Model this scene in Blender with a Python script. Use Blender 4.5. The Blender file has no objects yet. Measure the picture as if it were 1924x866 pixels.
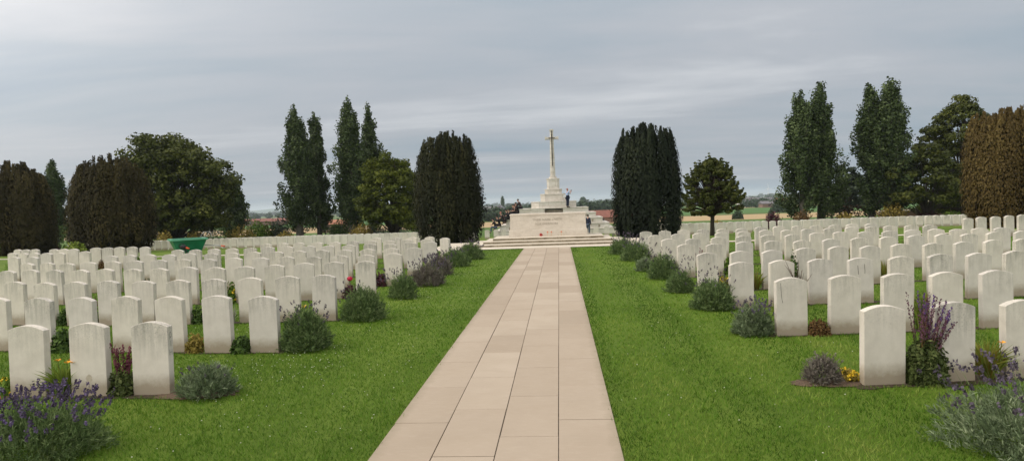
import bpy, bmesh, math, random
import numpy as np
from mathutils import Vector, Matrix
rnd = random.Random(7)
RS = np.random.RandomState(11)
R = math.radians
C = bpy.context.scene.collection
scn = bpy.context.scene

# ------------------------------------------------------------------ helpers
def T(x, y):
    """Height of the terrain: the cemetery is level, then the ridge falls away beyond the cross."""
    return float(np.interp(y, TY, TZ))
TY = [-50, 24.5, 27, 52, 70, 110, 230, 400, 1000, 2500, 9000]
TZ = [0, 0, -.05, -1.05, -1.7, -3.0, -6.3, -7.2, -11, -16, -20]

def link(o, parent=None):
    C.objects.link(o)
    if parent is not None:
        o.parent = parent
    return o

def empty(name, loc=(0, 0, 0), rz=0.0):
    o = bpy.data.objects.new(name, None)
    o.location = loc
    o.rotation_euler = (0, 0, rz)
    o.empty_display_size = .2
    return link(o)

def tag(o, label=None, cat=None, group=None, kind=None):
    if label: o['label'] = label
    if cat: o['category'] = cat
    if group: o['group'] = group
    if kind: o['kind'] = kind
    return o

def obj(name, me, parent=None, loc=None, rz=None):
    o = bpy.data.objects.new(name, me)
    if loc is not None: o.location = loc
    if rz is not None: o.rotation_euler = (0, 0, rz)
    return link(o, parent)

def np_mesh(name, V, F, mat=None, tint=None, smooth=False):
    """V (n,3), F (m,k): one mesh from numpy arrays; tint: (n,) value kept as a point attribute."""
    V = np.asarray(V, dtype=np.float32); F = np.asarray(F, dtype=np.int32)
    me = bpy.data.meshes.new(name)
    me.vertices.add(len(V)); me.vertices.foreach_set('co', V.ravel())
    m, k = F.shape
    me.loops.add(m * k); me.loops.foreach_set('vertex_index', F.ravel())
    me.polygons.add(m)
    me.polygons.foreach_set('loop_start', np.arange(0, m * k, k, dtype=np.int32))
    if smooth:
        me.polygons.foreach_set('use_smooth', np.ones(m, dtype=bool))
    me.update(calc_edges=True)
    if tint is not None:
        a = me.attributes.new('tint', 'FLOAT', 'POINT')
        a.data.foreach_set('value', np.asarray(tint, dtype=np.float32))
    if mat: me.materials.append(mat)
    return me

class MB:
    """Collects boxes, bars, tubes and prisms into one bmesh."""
    def __init__(s): s.bm = bmesh.new()
    def box(s, c, d, bev=0.0, rot=None, taper=None):
        r = bmesh.ops.create_cube(s.bm, size=1.0)
        vs = r['verts']
        for v in vs:
            k = 1.0
            if taper and v.co.z > 0: k = taper
            v.co = Vector((v.co.x * d[0] * k, v.co.y * d[1] * k, v.co.z * d[2]))
            if rot is not None: v.co = rot @ v.co
            v.co += Vector(c)
        if bev > 0:
            es = list({e for v in vs for e in v.link_edges})
            bmesh.ops.bevel(s.bm, geom=es, offset=bev, segments=2, affect='EDGES', profile=.6)
        return s
    def tube(s, pts, rad, n=8, caps=True):
        pts = [Vector(p) for p in pts]
        if not isinstance(rad, (list, tuple)): rad = [rad] * len(pts)
        rings = []
        for i, p in enumerate(pts):
            d = (pts[min(i + 1, len(pts) - 1)] - pts[max(i - 1, 0)]).normalized()
            a = d.orthogonal().normalized(); b = d.cross(a)
            if i and rings:
                a = (ref - d * ref.dot(d)).normalized(); b = d.cross(a)
            ref = a
            rings.append([s.bm.verts.new(p + (a * math.cos(t) + b * math.sin(t)) * rad[i]) for t in [2 * math.pi * k / n for k in range(n)]])
        for r0, r1 in zip(rings, rings[1:]):
            for k in range(n):
                f = s.bm.faces.new((r0[k], r0[(k + 1) % n], r1[(k + 1) % n], r1[k])); f.smooth = True
        if caps:
            s.bm.faces.new(rings[0][::-1]); s.bm.faces.new(rings[-1])
        return s
    def ball(s, c, r, sub=2, scale=(1, 1, 1)):
        q = bmesh.ops.create_icosphere(s.bm, subdivisions=sub, radius=r)
        for v in q['verts']:
            v.co = Vector((v.co.x * scale[0], v.co.y * scale[1], v.co.z * scale[2])) + Vector(c)
        for f in {f for v in q['verts'] for f in v.link_faces}: f.smooth = True
        return s
    def prism(s, poly, z0, z1, bev=0.0, top=1.0, c=(0, 0)):
        """Vertical prism over a plan polygon; top scales the upper outline about c."""
        lo = [s.bm.verts.new((x, y, z0)) for x, y in poly]
        hi = [s.bm.verts.new((c[0] + (x - c[0]) * top, c[1] + (y - c[1]) * top, z1)) for x, y in poly]
        n = len(poly); fs = []
        for k in range(n):
            fs.append(s.bm.faces.new((lo[k], lo[(k + 1) % n], hi[(k + 1) % n], hi[k])))
        fs.append(s.bm.faces.new(hi)); fs.append(s.bm.faces.new(lo[::-1]))
        if bev > 0:
            es = list({e for f in fs for e in f.edges})
            bmesh.ops.bevel(s.bm, geom=es, offset=bev, segments=2, affect='EDGES', profile=.6)
        return s
    def quad(s, ps):
        s.bm.faces.new([s.bm.verts.new(p) for p in ps]); return s
    def mesh(s, name, mat):
        bmesh.ops.recalc_face_normals(s.bm, faces=s.bm.faces)
        me = bpy.data.meshes.new(name); s.bm.to_mesh(me); s.bm.free()
        me.materials.append(mat)
        return me
    def build(s, name, mat, parent=None, loc=None, rz=None):
        return obj(name, s.mesh(name, mat), parent, loc, rz)

# ------------------------------------------------------------------ materials
def newmat(name):
    m = bpy.data.materials.new(name); m.use_nodes = True
    nt = m.node_tree
    return m, nt, nt.nodes['Principled BSDF']

def N(nt, typ, **kw):
    n = nt.nodes.new(typ)
    for k, v in kw.items():
        if k in ('op',): n.operation = v
        elif k == 'inp':
            for kk, vv in v.items(): n.inputs[kk].default_value = vv
        else: setattr(n, k, v)
    return n

def ramp(nt, fac, stops):
    r = nt.nodes.new('ShaderNodeValToRGB')
    e = r.color_ramp.elements
    while len(e) > len(stops): e.remove(e[-1])
    while len(e) < len(stops): e.new(.5)
    for el, (p, c) in zip(e, stops):
        el.position = p; el.color = (*c, 1) if len(c) == 3 else c
    nt.links.new(fac, r.inputs['Fac'])
    return r.outputs['Color']

def noise(nt, vec, scale, detail=4, rough=.55, dist=0.0):
    n = nt.nodes.new('ShaderNodeTexNoise')
    n.inputs['Scale'].default_value = scale; n.inputs['Detail'].default_value = detail
    n.inputs['Roughness'].default_value = rough; n.inputs['Distortion'].default_value = dist
    if vec is not None: nt.links.new(vec, n.inputs['Vector'])
    return n.outputs['Fac']

def mapping(nt, vec, scale=(1, 1, 1), loc=(0, 0, 0)):
    m = nt.nodes.new('ShaderNodeMapping')
    m.inputs['Scale'].default_value = scale; m.inputs['Location'].default_value = loc
    nt.links.new(vec, m.inputs['Vector'])
    return m.outputs['Vector']

def math_(nt, op, a, b=None, clamp=False):
    m = nt.nodes.new('ShaderNodeMath'); m.operation = op; m.use_clamp = clamp
    for i, v in enumerate((a, b)):
        if v is None: continue
        if isinstance(v, (int, float)): m.inputs[i].default_value = v
        else: nt.links.new(v, m.inputs[i])
    return m.outputs[0]

def mixc(nt, fac, a, b, typ='MIX'):
    m = nt.nodes.new('ShaderNodeMix'); m.data_type = 'RGBA'; m.blend_type = typ
    for sock, v in ((m.inputs[0], fac), (m.inputs[6], a), (m.inputs[7], b)):
        if isinstance(v, (int, float)): sock.default_value = v
        elif isinstance(v, tuple): sock.default_value = (*v, 1)
        else: nt.links.new(v, sock)
    return m.outputs[2]

def bump(nt, bs, h, strength=.3, dist=.01):
    b = nt.nodes.new('ShaderNodeBump')
    b.inputs['Strength'].default_value = strength; b.inputs['Distance'].default_value = dist
    nt.links.new(h, b.inputs['Height']); nt.links.new(b.outputs['Normal'], bs.inputs['Normal'])

def plain(name, col, rough=.8, var=.25, scale=6.0, metal=0.0):
    m, nt, b = newmat(name)
    tc = N(nt, 'ShaderNodeTexCoord')
    f = noise(nt, tc.outputs['Object'], scale, 5)
    c = ramp(nt, f, [(.3, tuple(x * (1 - var) for x in col)), (.7, tuple(min(1, x * (1 + var)) for x in col))])
    nt.links.new(c, b.inputs['Base Color'])
    b.inputs['Roughness'].default_value = rough; b.inputs['Metallic'].default_value = metal
    b.inputs['Specular IOR Level'].default_value = .25
    return m

def leafmat(name, stops, rough=.6, trans=0.0, nscale=.5, nmix=.35):
    """Foliage: colour by each leaf's own tint, broken up by a slow noise; light passes thin leaves."""
    m, nt, b = newmat(name)
    at = N(nt, 'ShaderNodeAttribute', attribute_name='tint')
    tc = N(nt, 'ShaderNodeTexCoord')
    nz = noise(nt, tc.outputs['Object'], nscale, 3)
    f = math_(nt, 'ADD', math_(nt, 'MULTIPLY', at.outputs['Fac'], 1 - nmix), math_(nt, 'MULTIPLY', nz, nmix), True)
    c = ramp(nt, f, stops)
    nt.links.new(c, b.inputs['Base Color'])
    b.inputs['Roughness'].default_value = rough
    b.inputs['Specular IOR Level'].default_value = .12
    if trans > 0:
        tr = N(nt, 'ShaderNodeBsdfTranslucent'); nt.links.new(c, tr.inputs['Color'])
        mx = N(nt, 'ShaderNodeMixShader'); mx.inputs[0].default_value = trans
        out = nt.nodes['Material Output']
        nt.links.new(b.outputs[0], mx.inputs[1]); nt.links.new(tr.outputs[0], mx.inputs[2])
        nt.links.new(mx.outputs[0], out.inputs['Surface'])
    return m

def stonemat():
    """White Portland headstone: pale, with streaks run down from the top, specks of lichen and soil splashed on the foot."""
    m, nt, b = newmat('headstone_white')
    tc = N(nt, 'ShaderNodeTexCoord'); oi = N(nt, 'ShaderNodeObjectInfo')
    off = N(nt, 'ShaderNodeVectorMath', operation='MULTIPLY_ADD')
    comb = N(nt, 'ShaderNodeCombineXYZ')
    for k in range(3): nt.links.new(oi.outputs['Random'], comb.inputs[k])
    nt.links.new(comb.outputs[0], off.inputs[0]); off.inputs[1].default_value = (37, 53, 71)
    nt.links.new(tc.outputs['Object'], off.inputs[2])
    P = off.outputs[0]
    sep = N(nt, 'ShaderNodeSeparateXYZ'); nt.links.new(tc.outputs['Object'], sep.inputs[0])
    z = sep.outputs['Z']
    base = ramp(nt, noise(nt, P, 7, 6, .6), [(.25, (.60, .555, .485)), (.75, (.73, .68, .605))])
    tone = ramp(nt, oi.outputs['Random'], [(0, (.90, .90, .91)), (.5, (.98, .97, .95)), (1, (1, .99, .97))])
    c = mixc(nt, 1.0, base, tone, 'MULTIPLY')
    # streaks from the top
    st = noise(nt, mapping(nt, P, (26, 26, 2.2)), 1.0, 5, .65)
    stm = math_(nt, 'MULTIPLY', ramp(nt, st, [(.43, (0, 0, 0)), (.62, (1, 1, 1))]), ramp(nt, z, [(.30, (0, 0, 0)), (.72, (1, 1, 1))]))
    amt = ramp(nt, math_(nt, 'FRACT', math_(nt, 'MULTIPLY', oi.outputs['Random'], 13.7)), [(0, (.18, .18, .18)), (.6, (.60, .60, .60)), (1, (1, 1, 1))])
    c = mixc(nt, math_(nt, 'MULTIPLY', math_(nt, 'MULTIPLY', stm, amt), .8), c, (.30, .285, .245))
    # lichen specks near the crest
    sp = noise(nt, P, 75, 3, .7)
    spm = math_(nt, 'MULTIPLY', ramp(nt, sp, [(.55, (0, 0, 0)), (.64, (1, 1, 1))]), ramp(nt, math_(nt, 'ADD', z, math_(nt, 'MULTIPLY', noise(nt, P, 5, 3), .35)), [(.55, (0, 0, 0)), (.95, (1, 1, 1))]))
    c = mixc(nt, math_(nt, 'MULTIPLY', math_(nt, 'MULTIPLY', spm, amt), .9), c, (.16, .15, .12))
    # soil splash at the foot
    zz = math_(nt, 'ADD', z, math_(nt, 'MULTIPLY', noise(nt, P, 14, 5, .7), -.16))
    foot = ramp(nt, zz, [(-.06 + .06, (1, 1, 1)), (.13, (0, 0, 0))])
    c = mixc(nt, math_(nt, 'MULTIPLY', foot, .78), c, (.27, .215, .135))
    # broad grey-green bloom across the upper face
    bl = math_(nt, 'MULTIPLY', ramp(nt, noise(nt, P, 4.5, 6, .65), [(.46, (0, 0, 0)), (.68, (1, 1, 1))]), ramp(nt, z, [(.35, (0, 0, 0)), (.70, (1, 1, 1))]))
    c = mixc(nt, math_(nt, 'MULTIPLY', math_(nt, 'MULTIPLY', bl, amt), .7), c, (.33, .32, .27))
    nt.links.new(c, b.inputs['Base Color'])
    b.inputs['Roughness'].default_value = .85; b.inputs['Specular IOR Level'].default_value = .2
    bump(nt, b, noise(nt, P, 60, 6, .7), .25, .004)
    return m

def ashlar(name, lo, hi, stain, amount, jx=1.2, jz=.45, joint=.012):
    """Dressed stone laid in courses, with weather stains."""
    m, nt, b = newmat(name)
    tc = N(nt, 'ShaderNodeTexCoord'); P = tc.outputs['Object']
    base = ramp(nt, noise(nt, P, 2.2, 7, .62), [(.3, lo), (.7, hi)])
    stn = math_(nt, 'MULTIPLY', ramp(nt, noise(nt, mapping(nt, P, (1.3, 1.3, 2.2)), 1.6, 7, .7, .6), [(.47, (0, 0, 0)), (.68, (1, 1, 1))]), amount)
    c = mixc(nt, stn, base, stain)
    fine = noise(nt, mapping(nt, P, (9, 9, 4)), 2.0, 5, .7)
    c = mixc(nt, math_(nt, 'MULTIPLY', ramp(nt, fine, [(.5, (0, 0, 0)), (.75, (1, 1, 1))]), amount * .7), c, stain)
    if jx:
        sep = N(nt, 'ShaderNodeSeparateXYZ'); nt.links.new(P, sep.inputs[0])
        cb = N(nt, 'ShaderNodeCombineXYZ')
        nt.links.new(math_(nt, 'ADD', sep.outputs['X'], math_(nt, 'MULTIPLY', sep.outputs['Y'], .37)), cb.inputs[0])
        nt.links.new(sep.outputs['Z'], cb.inputs[1])
        bk = N(nt, 'ShaderNodeTexBrick'); nt.links.new(cb.outputs[0], bk.inputs['Vector'])
        bk.inputs['Scale'].default_value = 1.0; bk.inputs['Brick Width'].default_value = jx; bk.inputs['Row Height'].default_value = jz
        bk.inputs['Mortar Size'].default_value = joint; bk.inputs['Color1'].default_value = (1, 1, 1, 1)
        bk.inputs['Color2'].default_value = (.90, .89, .87, 1); bk.inputs['Mortar'].default_value = (.55, .50, .42, 1)
        c = mixc(nt, .8, c, bk.outputs['Color'], 'MULTIPLY')
    nt.links.new(c, b.inputs['Base Color'])
    b.inputs['Roughness'].default_value = .88; b.inputs['Specular IOR Level'].default_value = .2
    bump(nt, b, noise(nt, P, 30, 6, .7), .25, .006)
    return m

def groundmat():
    m, nt, b = newmat('ground_turf_and_fields')
    tc = N(nt, 'ShaderNodeTexCoord'); P = tc.outputs['Object']
    sep = N(nt, 'ShaderNodeSeparateXYZ'); nt.links.new(P, sep.inputs[0])
    X, Y = sep.outputs['X'], sep.outputs['Y']
    big = noise(nt, mapping(nt, P, (1, .55, 1)), .55, 5, .6)
    fine = noise(nt, P, 38, 6, .75)
    lawn = ramp(nt, math_(nt, 'ADD', math_(nt, 'MULTIPLY', big, .55), math_(nt, 'MULTIPLY', fine, .45)),
                [(.34, (.060, .105, .010)), (.52, (.098, .155, .017)), (.68, (.150, .200, .030))])
    # lighter passes of the mower beside the path
    st = math_(nt, 'SINE', math_(nt, 'MULTIPLY', math_(nt, 'ADD', X, math_(nt, 'MULTIPLY', noise(nt, P, .35, 2), .1)), 5.71))
    lawn = mixc(nt, math_(nt, 'MULTIPLY', ramp(nt, st, [(.45, (0, 0, 0)), (.6, (1, 1, 1))]), .3), lawn, (.135, .195, .028))
    # farmland
    wob = math_(nt, 'ADD', Y, math_(nt, 'MULTIPLY', X, .55))
    strip = N(nt, 'ShaderNodeTexVoronoi'); strip.feature = 'F1'
    strip.inputs['Scale'].default_value = .0042
    nt.links.new(mapping(nt, P, (.55, 1.5, 1)), strip.inputs['Vector'])
    fcol = ramp(nt, N(nt, 'ShaderNodeSeparateColor').outputs[0], [(0, (.06, .11, .03)), (1, (.06, .11, .03))])
    sc = N(nt, 'ShaderNodeSeparateColor'); nt.links.new(strip.outputs['Color'], sc.inputs[0])
    fcol = ramp(nt, sc.outputs[0], [(0, (.055, .12, .028)), (.35, (.08, .15, .04)), (.55, (.075, .13, .03)), (.72, (.30, .235, .12)), (.9, (.05, .10, .03))])
    fcol = mixc(nt, math_(nt, 'MULTIPLY', noise(nt, mapping(nt, P, (.3, 1, 1)), .12, 5), .35), fcol, (.05, .09, .02))
    near_f = ramp(nt, noise(nt, mapping(nt, P, (.5, 1, 1)), .25, 5), [(.35, (.062, .115, .022)), (.7, (.105, .165, .038))])
    tan = ramp(nt, noise(nt, mapping(nt, P, (.2, 1, 1)), .5, 5), [(.3, (.34, .245, .125)), (.7, (.43, .32, .18))])
    green2 = ramp(nt, noise(nt, mapping(nt, P, (.2, 1, 1)), .1, 5), [(.3, (.060, .135, .032)), (.7, (.085, .165, .045))])
    bank = (.085, .12, .032)
    def band(a, w):
        r = math_(nt, 'MULTIPLY', math_(nt, 'SUBTRACT', wob2, a), 1.0 / w)
        return math_(nt, 'ADD', r, 0.0, True)
    wob2 = math_(nt, 'ADD', math_(nt, 'ADD', Y, math_(nt, 'MULTIPLY', X, .10)), math_(nt, 'MULTIPLY', noise(nt, P, .06, 3), 10.0))
    c = mixc(nt, band(66, 6), lawn, near_f)
    c = mixc(nt, band(188, 4), c, bank)
    c = mixc(nt, band(196, 3), c, tan)
    c = mixc(nt, band(292, 5), c, bank)
    c = mixc(nt, band(318, 5), c, green2)
    c = mixc(nt, band(470, 20), c, fcol)
    nt.links.new(c, b.inputs['Base Color'])
    b.inputs['Roughness'].default_value = .9; b.inputs['Specular IOR Level'].default_value = .15
    bump(nt, b, fine, .6, .03)
    return m

M = {}
M['stone'] = stonemat()
M['lettering'] = plain('letter_shadow_grey', (.24, .23, .20), .9)
M['ashlar'] = ashlar('monument_white_ashlar', (.57, .535, .475), (.69, .655, .595), (.36, .315, .23), .36)
M['altar'] = ashlar('altar_stone', (.58, .52, .435), (.67, .61, .52), (.38, .32, .24), .42, 0)
M['tread'] = ashlar('step_tread', (.55, .49, .40), (.66, .60, .51), (.40, .34, .25), .45, 1.4, 50, .01)
M['riser'] = ashlar('step_riser_lichen', (.27, .23, .16), (.42, .36, .27), (.13, .105, .065), .9, 1.4, 50, .012)
M['recess'] = plain('recess_concrete', (.30, .26, .20), .9)
M['bronze'] = plain('bronze_sword_dark', (.030, .026, .020), .55, .2, 8, .6)
M['slab'] = None
M['ground'] = groundmat()
M['soil'] = plain('bed_soil', (.060, .042, .028), .95, .5, 40)
M['mulch'] = plain('bark_mulch', (.105, .072, .048), .95, .55, 60)
M['joint'] = plain('joint_dirt', (.16, .132, .098), .95, .4, 30)
M['trunk'] = plain('tree_bark', (.055, .045, .034), .95, .35, 12)
M['greytrunk'] = plain('poplar_bark', (.085, .078, .062), .95, .35, 10)

def slabmat():
    m, nt, b = newmat('sandstone_flag')
    tc = N(nt, 'ShaderNodeTexCoord'); P = tc.outputs['Object']
    oi = N(nt, 'ShaderNodeAttribute', attribute_name='tint')
    base = ramp(nt, oi.outputs['Fac'], [(0, (.345, .280, .210)), (.5, (.385, .315, .240)), (1, (.425, .355, .275))])
    c = mixc(nt, ramp(nt, noise(nt, P, 1.7, 6, .6, .5), [(.4, (0, 0, 0)), (.75, (.35, .35, .35))]), base, (.31, .245, .175))
    c = mixc(nt, ramp(nt, noise(nt, mapping(nt, P, (1, 3, 1)), 9, 6, .7), [(.5, (0, 0, 0)), (.8, (.35, .35, .35))]), c, (.46, .39, .31))
    c = mixc(nt, ramp(nt, noise(nt, P, 130, 2, .6), [(.68, (0, 0, 0)), (.74, (.6, .6, .6))]), c, (.22, .17, .12))
    sx_ = N(nt, 'ShaderNodeSeparateXYZ'); nt.links.new(P, sx_.inputs[0])
    dd = math_(nt, 'ABSOLUTE', math_(nt, 'ADD', sx_.outputs['X'], .495))       # distance from the path's middle line
    dirt = ramp(nt, math_(nt, 'ADD', dd, math_(nt, 'MULTIPLY', noise(nt, P, 6, 5, .7), .16)), [(.87, (0, 0, 0)), (1.0, (1, 1, 1))])
    c = mixc(nt, math_(nt, 'MULTIPLY', dirt, .55), c, (.19, .165, .10))
    c = mixc(nt, ramp(nt, noise(nt, P, .8, 6, .65, .4), [(.5, (0, 0, 0)), (.8, (.35, .35, .35))]), c, (.27, .22, .165))
    nt.links.new(c, b.inputs['Base Color'])
    b.inputs['Roughness'].default_value = .82; b.inputs['Specular IOR Level'].default_value = .25
    bump(nt, b, noise(nt, P, 35, 7, .7), .25, .004)
    return m
M['slab'] = slabmat()
M['grass'] = leafmat('lawn_grass_blades', [(0, (.016, .039, .003)), (.35, (.066, .154, .010)), (.7, (.142, .252, .026)), (1, (.31, .34, .085))], .55, .2, .9, .25)
M['white_petal'] = plain('clover_white', (.56, .57, .44), .8, .1)
M['lav_leaf'] = leafmat('lavender_leaf', [(0, (0.045, 0.064, 0.032)), (.5, (0.156, 0.209, 0.106)), (1, (0.417, 0.471, 0.290))], .7, .15, 3)
M['lav_green'] = leafmat('lavender_green_leaf', [(0, (0.030, 0.057, 0.019)), (.5, (0.121, 0.182, 0.065)), (1, (0.334, 0.409, 0.172))], .7, .15, 3)
M['lav_dry'] = leafmat('lavender_dry_leaf', [(0, (0.075, 0.063, 0.053)), (.5, (0.165, 0.143, 0.117)), (1, (0.300, 0.277, 0.232))], .8, .1, 3)
M['lav_flower'] = leafmat('lavender_purple', [(0, (.045, .034, .052)), (.5, (.092, .070, .118)), (1, (.19, .14, .29))], .8, 0, 3)
M['lav_spent'] = leafmat('lavender_spent_heads', [(0, (.048, .040, .044)), (.6, (.100, .082, .108)), (1, (.190, .150, .220))], .8, 0, 3)
M['strap'] = leafmat('strap_leaf', [(0, (0.068, 0.109, 0.014)), (.5, (0.158, 0.217, 0.030)), (1, (0.330, 0.362, 0.072))], .5, .25, 4)
M['strap_dry'] = leafmat('strap_leaf_browning', [(0, (0.150, 0.072, 0.022)), (.4, (0.225, 0.189, 0.036)), (.75, (0.180, 0.246, 0.036)), (1, (0.375, 0.348, 0.084))], .6, .2, 6, .2)
M['shrub'] = leafmat('shrub_dark_leaf', [(0, (0.014, 0.028, 0.007)), (.5, (0.049, 0.089, 0.020)), (1, (0.144, 0.217, 0.050))], .6, .15, 5)
M['shrub_bright'] = leafmat('shrub_bright_leaf', [(0, (0.027, 0.056, 0.007)), (.5, (0.101, 0.176, 0.022)), (1, (0.288, 0.383, 0.065))], .6, .2, 5)
M['golden'] = leafmat('golden_leaf', [(0, (.12, .085, .018)), (.5, (.24, .185, .040)), (1, (.38, .30, .08))], .7, .2, 5)
M['rust'] = leafmat('rusty_leaf', [(0, (.055, .035, .016)), (.5, (.13, .070, .028)), (1, (.17, .14, .045))], .7, .15, 5)
M['purple_leaf'] = leafmat('purple_leaf', [(0, (.030, .012, .014)), (.5, (.075, .024, .034)), (1, (.13, .05, .06))], .6, .15, 5)
M['silver'] = leafmat('silver_leaf', [(0, (.16, .16, .13)), (.5, (.34, .33, .28)), (1, (.55, .53, .46))], .7, .1, 5)
M['salvia_leaf'] = leafmat('salvia_leaf', [(0, (0.026, 0.035, 0.010)), (.5, (0.074, 0.100, 0.029)), (1, (0.180, 0.194, 0.072))], .7, .15, 9, .3)
M['salvia'] = leafmat('salvia_spike', [(0, (.095, .050, .052)), (.5, (.120, .055, .085)), (1, (.085, .045, .170))], .8, 0, 5, .1)
M['salvia_red'] = leafmat('salvia_red_spike', [(0, (.07, .02, .03)), (.5, (.14, .04, .06)), (1, (.21, .07, .09))], .8, 0, 5, .1)
M['petal_orange'] = plain('petal_orange', (.80, .36, .03), .6, .2)
M['petal_yellow'] = plain('petal_yellow', (.78, .55, .04), .6, .2)
M['petal_red'] = plain('petal_red', (.50, .02, .06), .6, .3)
M['petal_pink'] = plain('petal_pink', (.48, .16, .24), .6, .3)
M['twig'] = plain('dead_twig', (.10, .065, .05), .9, .3)
M['dead_dark'] = plain('dead_stump', (.045, .025, .025), .9, .4, 20)
M['poplar'] = leafmat('poplar_leaf', [(0, (0.016, 0.026, 0.009)), (.5, (0.048, 0.073, 0.024)), (1, (0.151, 0.194, 0.078))], .55, .15, .25, .3)
M['maple'] = leafmat('broad_leaf', [(0, (0.020, 0.025, 0.006)), (.5, (0.056, 0.069, 0.014)), (1, (0.164, 0.173, 0.038))], .6, .15, .3, .4)
M['maple_bright'] = leafmat('broad_leaf_bright', [(0, (0.027, 0.035, 0.005)), (.5, (0.071, 0.091, 0.012)), (1, (0.193, 0.213, 0.030))], .6, .2, .3, .4)
M['grey_leaf'] = leafmat('grey_green_leaf', [(0, (0.020, 0.029, 0.019)), (.5, (0.052, 0.070, 0.045)), (1, (0.138, 0.174, 0.110))], .6, .15, .3, .4)
M['cherry'] = leafmat('spreading_tree_leaf', [(0, (.016, .020, .005)), (.5, (.064, .078, .018)), (1, (.165, .170, .042))], .6, .15, .4, .4)
M['yew'] = leafmat('yew_dark', [(0, (.003, .006, .003)), (.5, (.012, .018, .009)), (1, (.048, .058, .028))], .7, .05, .6, .4)
M['yew_warm'] = leafmat('yew_warm', [(0, (.005, .006, .003)), (.5, (.018, .021, .008)), (1, (.068, .064, .022))], .7, .05, .6, .45)
M['yew_brown'] = leafmat('yew_bronzed', [(0, (.010, .008, .003)), (.5, (.036, .030, .010)), (1, (.125, .098, .036))], .7, .08, .45, .5)
M['yew_rust'] = leafmat('yew_rusty', [(0, (0.025, 0.017, 0.005)), (.5, (0.082, 0.056, 0.017)), (1, (0.177, 0.131, 0.043))], .7, .08, .45, .45)
M['far_tree'] = leafmat('far_wood_leaf', [(0, (.020, .038, .020)), (.5, (.036, .060, .030)), (1, (.060, .085, .042))], .8, 0, .05, .5)
M['roof_red'] = plain('red_roof_tiles', (.20, .082, .060), .85, .25, 1.5)
M['roof_orange'] = plain('orange_roof_tiles', (.33, .15, .09), .85, .2, 1.5)
M['roof_grey'] = plain('grey_roof', (.16, .15, .16), .85, .2, 1.0)
M['brick'] = plain('brown_brick_wall', (.22, .14, .105), .9, .2, 2)
M['render'] = plain('white_render_wall', (.58, .57, .54), .9, .1, 1)
M['dark_glass'] = plain('dark_opening', (.03, .033, .038), .3, .2)
M['green_bin'] = plain('green_enamel', (.012, .150, .066), .4, .12, 4)
M['green_rim'] = plain('green_enamel_rim', (.10, .32, .20), .4, .1, 4)
M['rubber'] = plain('black_rubber', (.02, .02, .022), .6, .2)
M['orange'] = plain('orange_plastic', (.62, .10, .035), .5, .1)
M['steel'] = plain('grey_steel', (.35, .36, .37), .4, .1, 4, .5)
M['white_metal'] = plain('white_paint', (.72, .72, .72), .4, .05)
M['skin'] = plain('skin', (.46, .27, .20), .6, .08)
M['hair'] = plain('dark_hair', (.02, .016, .014), .7, .2)
M['greyhair'] = plain('grey_hair', (.42, .41, .40), .7, .1)
M['redhair'] = plain('ruddy_scalp', (.36, .14, .11), .6, .15)
M['cloth_black'] = plain('black_cloth', (.016, .015, .018), .9, .25)
M['cloth_brown'] = plain('dark_brown_cloth', (.045, .032, .032), .9, .25)
M['cloth_navy'] = plain('navy_cloth', (.018, .024, .048), .9, .2)
M['cloth_blue'] = plain('pale_blue_shirt', (.36, .46, .66), .9, .08)
M['cloth_white'] = plain('white_cloth', (.66, .66, .68), .9, .06)
M['cloth_red'] = plain('red_cloth', (.45, .05, .05), .9, .1)
M['jeans'] = plain('grey_blue_jeans', (.07, .09, .13), .9, .15)
M['flag_red'] = plain('flag_red', (.58, .035, .045), .7, .1)
M['wood_pale'] = plain('pale_wood', (.62, .45, .30), .8, .15)
M['poppy'] = plain('poppy_red', (.62, .04, .03), .7, .2)
M['hedge'] = leafmat('dark_hedge_leaf', [(0, (.022, .012, .010)), (.5, (.045, .026, .020)), (1, (.075, .052, .030))], .8, 0, .5, .4)

# ------------------------------------------------------------------ camera (a phone held at 1.75 m, slightly rolled)
F_PX = 1250.0
def cam_axes():
    rho = R(2.0)
    d = np.array([88, 55.5, -F_PX]); d /= np.linalg.norm(d)
    c = (-88 * math.sin(rho) + 55.5 * math.cos(rho)) / F_PX
    z = np.array([-math.sin(rho), math.cos(rho), c]); z /= np.linalg.norm(z)
    x = np.cross(d, z)
    return np.stack([x, d, z], 0)      # rows: world axes in camera space -> columns of this are camera axes in world
A = cam_axes()
cam = bpy.data.cameras.new('camera'); co = bpy.data.objects.new('camera', cam); C.objects.link(co)
mw = Matrix(A.tolist()).to_4x4(); mw.translation = (0, 0, 1.75)
co.matrix_world = mw
cam.sensor_fit = 'HORIZONTAL'; cam.sensor_width = 36; cam.lens = F_PX / 1924 * 36
cam.clip_start = .05; cam.clip_end = 30000
scn.camera = co

# ------------------------------------------------------------------ light and sky
w = bpy.data.worlds.new('World'); scn.world = w; w.use_nodes = True
nt = w.node_tree; bg = nt.nodes['Background']
SUN_DIR = Vector((-.78, -.10, .72)).normalized()
el = math.asin(SUN_DIR.z); az = math.atan2(SUN_DIR.x, SUN_DIR.y)
sky = N(nt, 'ShaderNodeTexSky', sky_type='NISHITA'); sky.sun_disc = False
sky.sun_elevation = el; sky.sun_rotation = az; sky.air_density = 1.2; sky.dust_density = 2.0
tc = N(nt, 'ShaderNodeTexCoord'); D = tc.outputs['Generated']
sp = N(nt, 'ShaderNodeSeparateXYZ'); nt.links.new(D, sp.inputs[0])
zc = math_(nt, 'ADD', math_(nt, 'MAXIMUM', sp.outputs['Z'], 0.0), .09)
cb = N(nt, 'ShaderNodeCombineXYZ')
nt.links.new(math_(nt, 'DIVIDE', sp.outputs['X'], zc), cb.inputs[0]); nt.links.new(math_(nt, 'DIVIDE', sp.outputs['Y'], zc), cb.inputs[1])
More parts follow.
